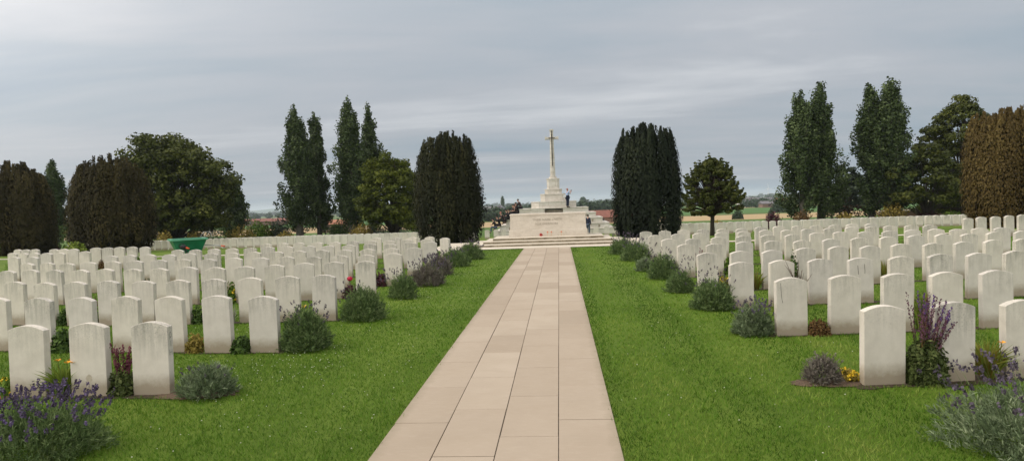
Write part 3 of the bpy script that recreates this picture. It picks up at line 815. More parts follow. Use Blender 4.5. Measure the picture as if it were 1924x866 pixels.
G_L = 'lavender bushes at the row ends'
# the two big clumps closest to the camera
lavender(-3.98, 4.60, .56, .31, 'large lavender clump in full purple flower beside the small red and white flag', 'lav_green', 'lav_flower', 21000, 300, .21, 1.15, .06, G_L, .8)
lavender(3.36, 4.52, .86, .34, 'large silvery lavender clump with sparse mauve heads in front of the purple salvia', 'lav_leaf', 'lav_spent', 26000, 210, .27, 1.3, .07, G_L, 1.25)
# along the left edge of the lawn
lavender(-3.43, 6.12, .26, .24, 'low grey-green lavender on bark mulch beside the lettered headstone', 'lav_leaf', 'lav_spent', 2600, 26, .12, .8, .08, G_L)
lavender(-3.22, 8.08, .30, .46, 'tall rounded green lavender beside the speckled headstone, second row left of path', 'lav_green', 'lav_spent', 6500, 46, .24, 1.1, .075, G_L)
lavender(-3.10, 10.15, .35, .46, 'broad rounded green lavender just below the red flower head', 'lav_green', 'lav_spent', 6500, 20, .22, 1.1, .075, G_L, 1, -.5)
lavender(-3.02, 12.45, .28, .42, 'green lavender at the end of the fourth row left of the path', 'lav_green', 'lav_spent', 3500, 36, .22, 1.2, .08, G_L, 1, -.6)
lavender(-2.93, 14.35, .36, .40, 'wide greyish lavender full of dark spent heads, fifth row left of path', 'lav_dry', 'lav_spent', 4000, 80, .28, 1.3, .09, G_L)
lavender(-3.05, 16.5, .32, .42, 'brownish lavender at the end of the sixth row left of the path', 'lav_dry', 'lav_spent', 3000, 70, .24, 1.4, .10, G_L)
lavender(-2.98, 18.65, .42, .42, 'dense green lavender at the end of the seventh row left of the path', 'lav_green', 'lav_spent', 3400, 30, .24, 1.5, .11, G_L)
lavender(-2.85, 20.9, .40, .46, 'last green lavender on the left, closest to the monument steps', 'lav_green', 'lav_spent', 3000, 40, .26, 1.6, .12, G_L)
# along the right edge
lavender(2.36, 6.22, .15, .20, 'small brown withered lavender on bare soil beside yellow flowers', 'lav_dry', 'lav_dry', 1500, 10, .10, .8, .07, G_L)
lavender(2.36, 8.42, .23, .34, 'silvery lavender with purple heads in front of the second row right of path', 'lav_leaf', 'lav_flower', 4200, 44, .18, 1.1, .075, G_L)
lavender(2.33, 10.42, .33, .40, 'large green lavender with dark stalks at third row right of path', 'lav_green', 'lav_spent', 6000, 44, .26, 1.1, .08, G_L)
lavender(2.16, 12.35, .24, .34, 'round green lavender leaning onto tall seeding stems, fourth row right of path', 'lav_green', 'lav_spent', 3600, 30, .34, 1.1, .08, G_L, 1, .8)
lavender(2.20, 14.45, .33, .46, 'twiggy brown-based lavender at the fifth row right of the path', 'lav_green', 'lav_spent', 4000, 40, .26, 1.2, .09, G_L)
lavender(1.98, 16.0, .20, .28, 'small pale green lavender between fifth and sixth rows right of path', 'lav_leaf', 'lav_spent', 1600, 0, .2, 1, .09, G_L)
lavender(2.12, 18.8, .44, .46, 'dense dark green lavender at the seventh row right of the path', 'lav_green', 'lav_spent', 3600, 50, .28, 1.4, .11, G_L, 1, .3)
lavender(1.95, 21.2, .42, .42, 'last green lavender on the right, closest to the monument steps', 'lav_green', 'lav_spent', 2600, 60, .30, 1.6, .12, G_L, 1, .2)

def strap_plant(x, y, h, spread, n, mat, label, width=.016, blossom=None, nb=0, group=None, name='strap_leaf_plant', cat='plant'):
    t = empty(name, (x, y, T(x, y))); tag(t, label, cat, group)
    a = RS.uniform(0, 2 * math.pi, n); r0 = RS.uniform(0, .05, n)
    base = np.stack([np.cos(a) * r0, np.sin(a) * r0, np.zeros(n)], 1)
    out = RS.uniform(.15, 1, n) * spread; hh = h * RS.uniform(.55, 1.1, n) * (1 - .35 * out / (spread + 1e-6))
    tip = base + np.stack([np.cos(a) * out, np.sin(a) * out, hh], 1)
    bend = np.stack([-np.cos(a) * out * .12, -np.sin(a) * out * .12, hh * .18], 1)
    obj('foliage', blades_mesh('foliage', base, tip, width * RS.uniform(.7, 1.3, n), M[mat], np.clip(RS.normal(.5, .25, n), 0, 1), bend), t)
    if blossom:
        m = MB(); cs_ = []
        for _ in range(nb):
            q = rnd.uniform(0, 6.28); rr = rnd.uniform(.2, .7) * spread; c = Vector((math.cos(q) * rr, math.sin(q) * rr, h * rnd.uniform(.75, 1.0))); cs_.append(c)
            for k in range(5):
                t2 = 2 * math.pi * k / 5 + q
                p = Vector((math.cos(t2), math.sin(t2), .5)) * .03
                m.quad([c, c + p * .6 + Vector((0, 0, .012)) + Vector((-p.y, p.x, 0)) * .35, c + p * 1.15, c + p * .6 + Vector((p.y, -p.x, 0)) * .35])
        m.build('blossom', M[blossom], t)
        m = MB()
        for v in cs_: m.tube([(v.x * .1, v.y * .1, 0), (v.x * .8, v.y * .8, v.z * .6), tuple(v)], .0035, 5)
        m.build('stalk', M['strap'], t)
    return t

def shrub(x, y, rx, h, n, mat, label, leaf=.03, blossom=None, nb=0, bsize=.02, group=None, name='leafy_plant', cat='plant', z=None):
    t = empty(name, (x, y, T(x, y) if z is None else z)); tag(t, label, cat, group)
    P, d = dome_points(n, rx, rx * .85, h, .1)
    P[:, 2] = np.abs(P[:, 2])
    obj('foliage', cards_mesh('foliage', P, d + RS.normal(0, .7, (n, 3)), leaf * RS.uniform(.6, 1.4, n), M[mat], np.clip(RS.normal(.5, .25, n), 0, 1), 1.7), t)
    if blossom:
        P, d = dome_points(nb, rx, rx * .85, h, .9)
        P[:, 2] = np.abs(P[:, 2]) + .01
        k = max(5, 7)
        PP = np.repeat(P, k, 0) + RS.normal(0, bsize * .35, (nb * k, 3))
        obj('blossom', cards_mesh('blossom', PP, RS.normal(0, 1, (nb * k, 3)) + np.array([0, -.5, .6]), bsize * RS.uniform(.5, 1.0, nb * k), M[blossom], RS.uniform(0, 1, nb * k), 1.2), t)
    return t

def spike_plant(x, y, h, rx, n, flower, label, leafn=900, group=None, lean=0.0, leafmat_='salvia_leaf', name='salvia', low=.35):
    t = empty(name, (x, y, T(x, y))); tag(t, label, 'plant', group)
    P, d = dome_points(leafn, rx, rx * .8, h * .55, .1); P[:, 2] = np.abs(P[:, 2])
    obj('foliage', cards_mesh('foliage', P, d + RS.normal(0, .8, (leafn, 3)), .023 * RS.uniform(.5, 1.5, leafn), M[leafmat_], np.clip(RS.normal(.45, .25, leafn), 0, 1), 1.9), t)
    a = RS.uniform(0, 6.28, n); r = np.sqrt(RS.uniform(0, 1, n)) * rx * .8
    base = np.stack([np.cos(a) * r * .5, np.sin(a) * r * .5, np.full(n, h * .3)], 1)
    tip = np.stack([np.cos(a) * r * 1.25 + lean * RS.uniform(0, 1, n), np.sin(a) * r, h * RS.uniform(.68, 1.06, n)], 1)
    obj('stalk', blades_mesh('stalk', base, tip, np.full(n, .005), M['rust'], RS.uniform(.2, .8, n)), t)
    hp, hn, hs, ht = [], [], [], []
    for k in range(n):
        tone0 = rnd.uniform(0, .5)
        for q in range(40):
            f = low + (1 - low) * q / 33
            off = np.array([rnd.gauss(0, .007), rnd.gauss(0, .007), 0])
            hp.append(base[k] + (tip[k] - base[k]) * f + off); hn.append(off * 100 + np.array([0, -.3, .2]))
            hs.append(rnd.uniform(.012, .019)); ht.append(min(1, tone0 + (.55 if f > .86 and k % 2 else 0) + rnd.uniform(0, .25)))
    obj('blossom', cards_mesh('blossom', np.array(hp), np.array(hn), np.array(hs), M[flower], np.array(ht), 1.3), t)
    return t

GP = 'plants between the headstones'
def slot(side, r_, k):
    pts = (ROWS_L if side == 'left' else ROWS_R)[r_]
    if k + 1 < len(pts): return ((pts[k][0] + pts[k + 1][0]) / 2, (pts[k][1] + pts[k + 1][1]) / 2)
    s = -1 if side == 'left' else 1
    return (pts[k][0] + s * .31, pts[k][1])
def where(side, r_, k): return 'between %s and %s headstones, %s row %s of path' % (ORD[k + 1], ORD[k + 2], ORD[r_], side)

# front row, left
x, y = slot('left', 1, 1); strap_plant(x + .02, y, .36, .30, 130, 'strap', 'daylily clump with orange flowers between the two outer front headstones left of path', .013, 'petal_orange', 6, GP, 'daylily')
x, y = slot('left', 1, 0); spike_plant(x, y, .46, .14, 16, 'salvia_red', 'dark red salvia spikes beside the headstone with the brown patch', 1300, GP)
shrub(-5.62, 6.3, .14, .16, 500, 'shrub_bright', 'yellow-green low plant behind the small flag', .03, 'petal_yellow', 12, .02, GP)
# front row, right
x, y = slot('right', 1, 0); spike_plant(x + .06, y - .02, .74, .20, 38, 'salvia', 'tall purple salvia between the first two front headstones right of path', 5200, GP, .12)
x, y = slot('right', 1, 1); strap_plant(x, y, .42, .27, 190, 'strap_dry', 'browning daylily clump beside the purple salvia in the front row', .012, 'petal_orange', 1, GP, 'daylily')
shrub(2.60, 6.24, .09, .12, 260, 'golden', 'low yellow flowers at the foot of the front headstone right of path', .028, 'petal_yellow', 26, .026, GP)
# second row
x, y = slot('left', 2, 4); shrub(x, y, .16, .30, 900, 'shrub', 'dark green leafy plant %s' % where('left', 2, 4), .035, None, 0, .02, GP)
x, y = slot('left', 2, 1); shrub(x, y - .02, .13, .24, 900, 'golden', 'golden brown mound %s' % where('left', 2, 1), .022, None, 0, .02, GP)
x, y = slot('left', 2, 2); strap_plant(x + .05, y + .05, .40, .30, 26, 'strap', 'long green lily leaves %s' % where('left', 2, 2), .024, None, 0, GP, 'lily')
x, y = slot('left', 2, 0); shrub(x, y - .02, .13, .20, 700, 'shrub', 'low dark green plant %s' % where('left', 2, 0), .04, None, 0, .02, GP)
x, y = slot('right', 2, 0); shrub(x, y - .04, .15, .19, 2200, 'rust', 'low reddish green plant %s' % where('right', 2, 0), .018, None, 0, .02, GP)
x, y = slot('right', 2, 2); strap_plant(x + .02, y + .02, .56, .14, 34, 'strap', 'upright green iris leaves %s' % where('right', 2, 2), .024, None, 0, GP, 'iris')
shrub(x, y + .5, .17, .46, 1600, 'shrub', 'rounded dark green shrub behind the iris leaves, second row right of path', .022, None, 0, .02, GP)
x, y = slot('right', 2, 3); strap_plant(x - .05, y + .9, .36, .24, 120, 'strap_dry', 'brown-tipped grassy clump behind the gap of second row, right of path', .012, None, 0, GP, 'grassy_plant')
# behind lavender, left
strap_plant(-3.42, 8.6, .55, .12, 30, 'strap', 'upright yellow-green iris leaves just behind the tall rounded lavender', .018, 'petal_yellow', 2, GP, 'iris')
t = empty('rose', (-3.36, 10.35, 0)); tag(t, 'single red rose head above the rounded lavender, third row left of path', 'flower', GP)
MB().tube([(0, 0, 0), (.01, 0, .3), (0, 0, .60)], .006, 6).build('stem', M['twig'], t)
n = 70; d = RS.normal(0, 1, (n, 3)); d /= np.linalg.norm(d, axis=1)[:, None]
obj('blossom', cards_mesh('blossom', d * .036 * np.array([1.2, 1, .9]) + np.array([0, 0, .63]), d, np.full(n, .032), M['petal_red'], RS.uniform(0, 1, n), 1.1), t)
# third row
x, y = slot('left', 3, 6); spike_plant(x, y, .48, .10, 8, 'salvia_red', 'red flower spikes %s' % where('left', 3, 6), 300, GP)
x, y = slot('left', 3, 5); strap_plant(x, y + .3, .60, .18, 46, 'silver', 'silvery dry spiky plant %s' % where('left', 3, 5), .016, None, 0, GP, 'spiky_plant')
x, y = slot('left', 3, 7); shrub(x, y, .10, .26, 500, 'shrub', 'slim dark green plant %s' % where('left', 3, 7), .03, None, 0, .02, GP)
x, y = slot('left', 3, 3); shrub(x, y, .10, .30, 500, 'shrub', 'dark green upright plant %s' % where('left', 3, 3), .028, None, 0, .02, GP)
x, y = slot('left', 3, 2); strap_plant(x, y - .1, .34, .14, 90, 'silver', 'straw coloured dry grass tuft %s' % where('left', 3, 2), .008, None, 0, GP, 'grass_tuft')
x, y = slot('left', 3, 1); shrub(x, y, .13, .28, 700, 'shrub_bright', 'mid green leafy plant %s' % where('left', 3, 1), .05, None, 0, .02, GP)
x, y = slot('right', 3, 0); strap_plant(x - .1, y - 1.2, .34, .24, 110, 'strap', 'arching yellow-green daylily leaves behind the silvery lavender, right of path', .013, None, 0, GP, 'daylily')
x, y = slot('right', 3, 2); shrub(x + .03, y, .09, .20, 400, 'shrub_bright', 'small plant with pink flower %s' % where('right', 3, 2), .03, 'petal_pink', 5, .035, GP)
# the dead rose stump with its bare twigs
x, y = slot('right', 2, 0); t = empty('dead_rose', (3.63, 10.5, 0)); tag(t, 'dead dark stump with bare twigs between second and third headstones, third row right', 'plant', GP)
m = MB()
m.tube([(0, 0, 0), (-.02, 0, .12), (.02, 0, .26), (-.01, 0, .36)], [.045, .05, .035, .02], 8); m.build('stump', M['dead_dark'], t)
m = MB()
for k in range(14):
    a = rnd.uniform(-1, 1); p0 = Vector((rnd.uniform(-.02, .02), 0, rnd.uniform(.2, .36))); p1 = p0 + Vector((a * .16, rnd.uniform(-.08, .02), rnd.uniform(.12, .3))); p2 = p1 + Vector((a * .06, 0, rnd.uniform(.04, .14)))
    m.tube([p0, p1, p2], [.006, .004, .002], 5)
m.tube([(0, 0, .12), (.08, -.03, .12), (.14, -.03, .06)], .009, 6)
m.build('twig', M['twig'], t)
# farther rows: small plants standing in gaps of the rows
spec = [('left', 4, 4, 'shrub_bright', 'green plant with yellow flowers', .12, .40, 'petal_yellow'), ('left', 4, 0, 'purple_leaf', 'dark purple leafy plant', .16, .26, None), ('left', 4, 1, 'golden', 'yellowish leafy plant', .14, .22, None),
        ('left', 5, 0, 'purple_leaf', 'purple leafy mound', .18, .30, None), ('left', 5, 2, 'shrub', 'dark leafy plant', .12, .2, None), ('left', 5, 9, 'shrub', 'dark green plant', .12, .28, None), ('left', 5, 12, 'rust', 'rusty plant', .12, .3, None),
        ('left', 6, 3, 'shrub', 'green plant', .12, .3, None), ('left', 6, 11, 'rust', 'brownish plant', .14, .3, None), ('left', 7, 15, 'rust', 'brown and yellow plant', .14, .34, None), ('left', 7, 13, 'shrub_bright', 'green plant', .14, .3, None),
        ('left', 8, 10, 'shrub_bright', 'bright green plant', .16, .4, None), ('left', 8, 4, 'golden', 'orange-brown mound', .26, .42, None), ('left', 8, 13, 'rust', 'russet plant', .16, .34, None),
        ('right', 4, 0, 'golden', 'yellow flowering plant', .10, .26, 'petal_yellow'), ('right', 4, 5, 'strapdry', 'red-tipped grassy clump', .2, .5, None), ('right', 4, 1, 'strapdry', 'yellow and rust grassy clump', .22, .42, None),
        ('right', 5, 1, 'shrub_bright', 'green bush with orange leaves', .2, .4, None), ('right', 5, 5, 'shrub', 'dark shrub', .1, .3, None), ('right', 5, 7, 'spike', 'reddish flower spikes', .12, .55, None), ('right', 5, 0, 'spike', 'pink flower spikes', .12, .55, None),
        ('right', 6, 2, 'shrub', 'low dark plant', .12, .2, None), ('right', 6, 7, 'strapdry', 'ochre grassy clump', .2, .4, None), ('right', 7, 1, 'shrub', 'green plant', .12, .3, None), ('right', 7, 8, 'shrub', 'dark green plant', .12, .3, None), ('right', 8, 3, 'shrub_bright', 'pale green plant', .14, .34, None)]
for side, r_, k, kind, desc, rx, h, bl in spec:
    x, y = slot(side, r_, k)
    lab = desc + ' ' + where(side, r_, k)
    if kind == 'strapdry': strap_plant(x, y, h, rx, 70, 'strap_dry', lab, .018, None, 0, GP, 'grassy_plant')
    elif kind == 'spike': spike_plant(x, y, h, rx, 9, 'salvia_red', lab, 250, GP)
    else: shrub(x, y, rx, h, 500, kind, lab, .04, bl, 14 if bl else 0, .03, GP)
# one dark sprig showing over the top of a stone
x, y = slot('right', 4, 2); shrub(x + .06, y - .1, .09, .66, 700, 'shrub', 'slim dark green shrub rising %s' % where('right', 4, 2), .03, None, 0, .02, GP)

# small paper flag left on the front row
t = empty('small_flag', (-5.42, 5.95, 0)); tag(t, 'small red and white maple leaf flag on a stick before the front headstone', 'flag')
MB().tube([(0, 0, 0), (.0, 0, .28)], .004, 6).build('stick', M['wood_pale'], t)
def cloth(name, prof, mat):
    V_, F_ = [], []
    for k, (z, x0, x1) in enumerate(prof):
        for q in range(5):
            f = q / 4; V_.append((x0 + (x1 - x0) * f, .012 * math.sin(f * 5 + z * 9) - .012, z))
        if k:
            for q in range(4): b0 = 5 * (k - 1) + q; F_.append((b0, b0 + 1, b0 + 6, b0 + 5))
    return obj(name, np_mesh(name, V_, F_, mat), t)
cloth('red_band', [(.045, -.105, .035), (.085, -.085, .03)], M['flag_red'])
wp = cloth('white_field', [(.085, -.085, .03), (.15, -.058, .024), (.215, -.03, .018)], M['cloth_white'])
cloth('red_band', [(.215, -.03, .018), (.262, -.008, .014)], M['flag_red'])
m = MB()
leafpts = [(0, .034), (.007, .018), (.016, .024), (.014, .010), (.032, .012), (.026, .0), (.03, -.008), (.010, -.014), (.004, -.012), (.003, -.03)]
leafpts = leafpts + [(-a, b_) for a, b_ in leafpts[::-1] if a > 0]
m.bm.faces.new([m.bm.verts.new((a - .018, -.032, b_ + .148)) for a, b_ in leafpts]); m.build('maple_leaf_mark', M['flag_red'], t)

# ------------------------------------------------------------------ stone of remembrance
CX = -.495
def steps():
    t = empty('altar_steps', (CX, 0, 0)); tag(t, 'three broad pale stone steps with stained risers under the inscribed altar', 'steps')
    spec = [(3.15, 26.15, 29.5, -.12, .095), (2.62, 26.75, 29.45, .095, .19), (2.28, 27.32, 29.4, .19, .285)]
    for hw, y0, y1, z0, z1 in spec:
        lip = .018
        MB().box((0, (y0 + y1) / 2 + .006, (z0 + z1 - lip) / 2), (hw * 2 - .012, y1 - y0 - .012, z1 - lip - z0), .004).build('riser', M['riser'], t)
        MB().box((0, (y0 + y1) / 2, z1 - lip / 2), (hw * 2, y1 - y0, lip), .006).build('tread', M['tread'], t)
    return t
steps()
sheet('plaza', [(CX - 4.6, 25.0), (CX + 4.4, 25.0), (CX + 4.4, 29.6), (CX - 4.6, 29.6)], .012, M['tread'])
alt = empty('stone_of_remembrance', (CX, 28.35, .285)); tag(alt, 'long pale inscribed altar stone on three steps before the stepped cross', 'altar')
MB().box((0, .35, .135), (3.36, .98, .27), .012, None, .985).build('plinth', M['altar'], alt)
MB().box((0, .35, .27 + .31), (3.24, .86, .62), .006, None, .985).build('body', M['altar'], alt)
MB().box((0, .35, .89 + .036), (3.235, .89, .072), .012).build('cap', M['altar'], alt)
def text(s, size, loc, parent):
    cu = bpy.data.curves.new('inscription', 'FONT'); cu.body = s; cu.size = size; cu.align_x = 'CENTER'; cu.extrude = .0012; cu.space_character = 1.12
    o = bpy.data.objects.new('inscription', cu); o.location = loc; o.rotation_euler = (R(90), 0, 0)
    cu.materials.append(M['inscr']); link(o)
    bpy.context.view_layer.update()
    me = bpy.data.meshes.new_from_object(o.evaluated_get(bpy.context.evaluated_depsgraph_get())); bpy.data.objects.remove(o)
    q = obj('inscription', me, parent, loc); q.rotation_euler = (R(90), 0, 0); return q
M['inscr'] = plain('incised_letters', (.36, .32, .25), .9, .1)
text('THEIR NAME LIVETH', .125, (-.02, -.083, .655), alt)
text('FOR EVERMORE', .125, (-.05, -.085, .475), alt)
# tributes at its foot
def little_cross(x, lab):
    t = empty('remembrance_cross', (x, 28.05, .287)); tag(t, lab, 'cross', 'tributes at the foot of the altar')
    MB().box((0, 0, .11), (.026, .012, .22), .002).box((0, -.001, .165), (.115, .010, .028), .002).build('cross', M['wood_pale'], t)
    MB().ball((0, -.010, .165), .022, 2, (1, .4, 1)).build('poppy', M['poppy'], t)
little_cross(CX - .02, 'small wooden poppy cross, leftmost of three under the altar'); little_cross(CX + .14, 'small wooden poppy cross, middle of three under the altar'); little_cross(CX + .56, 'small wooden poppy cross standing apart, rightmost of three under the altar')
t = empty('poppy_wreath', (CX - .30, 28.10, .287)); tag(t, 'small red poppy wreath leaning at the foot of the altar', 'wreath', 'tributes at the foot of the altar')
n = 90; a = RS.uniform(0, 6.28, n)
obj('blossom', cards_mesh('blossom', np.stack([np.cos(a) * .042, RS.normal(0, .010, n), .06 + np.sin(a) * .042], 1) + RS.normal(0, .01, (n, 3)), RS.normal(0, 1, (n, 3)) + np.array([0, -1, .3]), np.full(n, .03), M['poppy'], RS.uniform(0, 1, n), 1.1), t)
MB().ball((0, .01, .06), .024, 2, (1, .4, 1)).build('centre', M['rubber'], t)

# ------------------------------------------------------------------ stepped monument with the cross
mon = empty('cross_monument', (CX, 64.2, 0)); tag(mon, 'tall white stone cross with bronze sword on a stepped white pyramid', 'monument')
def cham(hw, hd, ch): return [(-hw + ch, -hd), (hw - ch, -hd), (hw, -hd + ch), (hw, hd - ch), (hw - ch, hd), (-hw + ch, hd), (-hw, hd - ch), (-hw, -hd + ch)]
def tier(hw, hd, ch, z0, z1, name='tier'):
    lip = .10
    m = MB(); m.prism(cham(hw - .03, hd - .03, ch), z0, z1 - lip, .01); m.prism(cham(hw, hd, ch), z1 - lip, z1, .02)
    m.build(name, M['ashlar'], mon)
tier(.63, .63, .20, 2.90, 3.90, 'pedestal'); tier(.84, .84, .26, 2.45, 2.90); tier(1.27, 1.27, .42, 1.74, 2.45); tier(2.15, 2.0, .75, 1.10, 1.74)
# main block with a recessed panel in front
m = MB()
m.box((-2.02, .1, .80), (2.36, 4.8, .56), .012).box((2.02, .1, .80), (2.36, 4.8, .56), .012).box((0, .5, .80), (1.69, 4.0, .56), .01)
m.build('tier', M['ashlar'], mon)
MB().box((0, .1, 1.092), (6.44, 4.86, .05), .015).build('coping', M['ashlar'], mon)
MB().box((0, -1.75, .80), (1.60, .5, .14), .01).build('panel', M['recess'], mon)
for hw, z0, z1, yd in ((3.9, .14, .62, .28), (4.48, -.38, .16, .62), (5.08, -.86, -.36, .96), (5.6, -1.75, -.84, 1.3)):
    for s in (-1, 1):
        pass
    MB().box((0, .1, (z0 + z1 - .1) / 2), (2 * hw - .06, 4.8 + yd - .06, z1 - .1 - z0), .012).build('step_tier', M['ashlar'], mon)
    MB().box((0, .1, z1 - .05), (2 * hw, 4.8 + yd, .1), .02).build('step_coping', M['ashlar'], mon)
# dressed end blocks standing on the steps and dark weep recesses under the copings
for hw, z1, yd in ((3.9, .62, .28), (4.48, .16, .62), (5.08, -.36, .96)):
    for s in (-1, 1):
        MB().box((s * (hw - .95), .1 - 2.4 - yd / 2 + .024, z1 - .28), (.16, .06, .24), .004).build('recess', M['recess'], mon)
# the cross itself: an eight-sided tapering shaft, arms and sword
cr = empty('cross', (0, 0, 0)); cr.parent = mon
def octo(r, ry=None):
    ry = ry or r; c = .42
    return [(-r * c, -ry), (r * c, -ry), (r, -ry * c), (r, ry * c), (r * c, ry), (-r * c, ry), (-r, ry * c), (-r, -ry * c)]
m = MB(); m.prism(octo(.40), 3.90, 4.02, .01); m.prism(octo(.34), 4.02, 4.10, .01); m.build('foot', M['ashlar'], cr)
m = MB(); m.prism(octo(.255), 4.10, 8.45, .01, .62); m.build('shaft', M['ashlar'], cr)
m = MB(); m.prism([(-.19, -.19), (.19, -.19), (.19, .19), (-.19, .19)], 8.43, 8.60, .015); m.build('head_block', M['ashlar'], cr)
m = MB()
for s in (-1, 1):
    m.box((s * .37, 0, 7.76), (.44, .27, .24), .015); m.box((s * .60, 0, 7.76), (.10, .33, .32), .015)
m.build('arm', M['ashlar'], cr)
m = MB()
m.box((0, -.245, 6.6), (.075, .05, 3.0), .004, None, 1.0); m.box((0, -.22, 8.2), (.05, .05, .42), .004); m.box((0, -.215, 7.76), (.62, .05, .05), .004); m.ball((0, -.22, 8.42), .05, 2)
m.build('sword', M['bronze'], cr)

# ------------------------------------------------------------------ trees
def sph(n):
    d = RS.normal(0, 1, (n, 3)); return d / np.linalg.norm(d, axis=1)[:, None]
def clump_crown(centres, radii, per, leaf, mat, zs=1.0, up=.4, name='crown', parent=None):
    P, Nn, S_, Ti = [], [], [], []
    for c, r in zip(centres, radii):
        k = max(8, int(per * (r / np.mean(radii)) ** 2))
        d = sph(k); q = RS.uniform(.15, 1, k) ** .5
        P.append(np.array(c) + d * (r * q)[:, None] * np.array([1, 1, zs])); Nn.append(d + RS.normal(0, .6, (k, 3)) + np.array([0, 0, up]))
        S_.append(leaf * RS.uniform(.6, 1.4, k)); Ti.append(np.clip(RS.normal(.5, .13, k) + rnd.gauss(0, .22), 0, 1))
    return obj(name, cards_mesh(name, np.concatenate(P), np.concatenate(Nn), np.concatenate(S_), M[mat], np.concatenate(Ti), 1.5), parent)

def poplar(x, y, h, wid, label, seed, stems=1, group='tall poplars', mat='poplar', name='poplar_tree', leaf=.15, dens=1.0):
    r = random.Random(seed)
    t = empty(name, (x, y, T(x, y))); tag(t, label, 'tree', group)
    m = MB()
    m.tube([(0, 0, -.3), (0, 0, h * .08), (.05, 0, h * .3), (0, 0, h * .85)], [wid * .11, wid * .085, wid * .06, .03], 9)
    cs, rs = [], []
    for k in range(int(62 * stems)):
        # steep fastigiate limbs
        z0 = h * (.06 + .72 * (k / (62 * stems)) ** .9); a = r.uniform(0, 6.28)
        zt = min(h * .99, z0 + h * r.uniform(.10, .22))
        f = zt / h
        env = wid * .56 * (min(1, f / .14) ** .6) * (1 - max(0, (f - .22) / .78) ** 1.35) + .16
        rr = env * r.uniform(.55, 1.0)
        p1 = (math.cos(a) * rr, math.sin(a) * rr, zt)
        p0 = (math.cos(a) * .05, math.sin(a) * .05, z0)
        m.tube([p0, tuple((p0[i] * .45 + p1[i] * .55) * (1.12 if i < 2 else 1) for i in range(3)), p1], [.055, .035, .012], 5)
        for q in range(6):
            f2 = .32 + .68 * q / 5
            cs.append([p0[i] + (p1[i] - p0[i]) * f2 + r.gauss(0, .12) for i in range(3)]); rs.append(r.uniform(.30, .56) * wid / 3.4 * (1.15 - .45 * f2))
    for k in range(10):
        cs.append([r.gauss(0, .08), r.gauss(0, .08), h * (.88 + .012 * k)]); rs.append(.32 * (1 - k / 12) * wid / 3.6 + .06)
    m.build('trunk', M['greytrunk'], t)
    clump_crown(cs, rs, 54 * dens, leaf, mat, 1.7, .15, 'crown', t)
    return t

def round_tree(x, y, h, wid, label, seed, mat='maple', trunk_h=.22, leaf=.2, nclump=230, per=75, flat=.55, group='broad-leaved trees', name='broadleaf_tree', skirt=.5, rad=.085, spiky=0.0, depth=.85, dome=False):
    r = random.Random(seed)
    t = empty(name, (x, y, T(x, y))); tag(t, label, 'tree', group)
    m = MB(); hz = h * trunk_h
    m.tube([(0, 0, -.3), (0, 0, hz * .5), (.03, 0, hz), (0, 0, h * .6)], [h * .035, h * .026, h * .024, .04], 9)
    cs, rs = [], []
    cz = hz + (h - hz) * (.10 if dome else .42)
    for k in range(nclump):
        d = [r.gauss(0, 1) for _ in range(3)]; L = math.sqrt(sum(v * v for v in d)); d = [v / L for v in d]
        if d[2] < -skirt: d[2] *= .4
        q = r.uniform(.30, 1) ** .45
        lump = 1 + .10 * math.sin(4 * math.atan2(d[1], d[0]) + seed) + .09 * math.sin(7 * d[2] + 3 * d[0] + seed) + r.gauss(0, .03)
        p = [d[0] * wid / 2 * q * lump, d[1] * wid / 2 * q * depth * lump, cz + d[2] * ((h - cz) if d[2] > 0 else (cz - hz)) * q * lump]
        if dome:
            tt = r.random() ** .85; aa = r.uniform(0, 6.283); q = r.uniform(.12, 1) ** .5
            env = wid / 2 * max(0, 1 - tt ** (2.1 if spiky else 2.3)) ** .6 * (.74 + .26 * min(1, tt / .18)) * (1 + .10 * math.sin(3 * aa + seed) + .07 * math.sin(7 * aa + 5 * tt))
            p = [math.cos(aa) * env * q, math.sin(aa) * env * q * depth, hz + (h - hz) * (tt * (.55 + .45 * (1 - .25 * q * q)) if q > .5 else tt) * .97]
        cs.append(p); rs.append(r.uniform(.6, 1.3) * wid * rad)
        if k % 7 == 0 or spiky:
            m.tube([(0, 0, hz * (.8 + .5 * r.random())), (p[0] * .45, p[1] * .45, hz + (p[2] - hz) * .6), tuple(p)], [h * .011, h * .006, .012], 5)
        if spiky and q > .75:
            for s in range(3):
                e = 1 + spiky * (s + 1) / 3
                cs.append([p[0] * e, p[1] * e, cz + (p[2] - cz) * e + spiky * .25 * s]); rs.append(wid * rad * (.55 - .12 * s))
    m.build('trunk', M['trunk'], t)
    clump_crown(cs, rs, per, leaf, mat, flat, .5, 'crown', t)
    return t

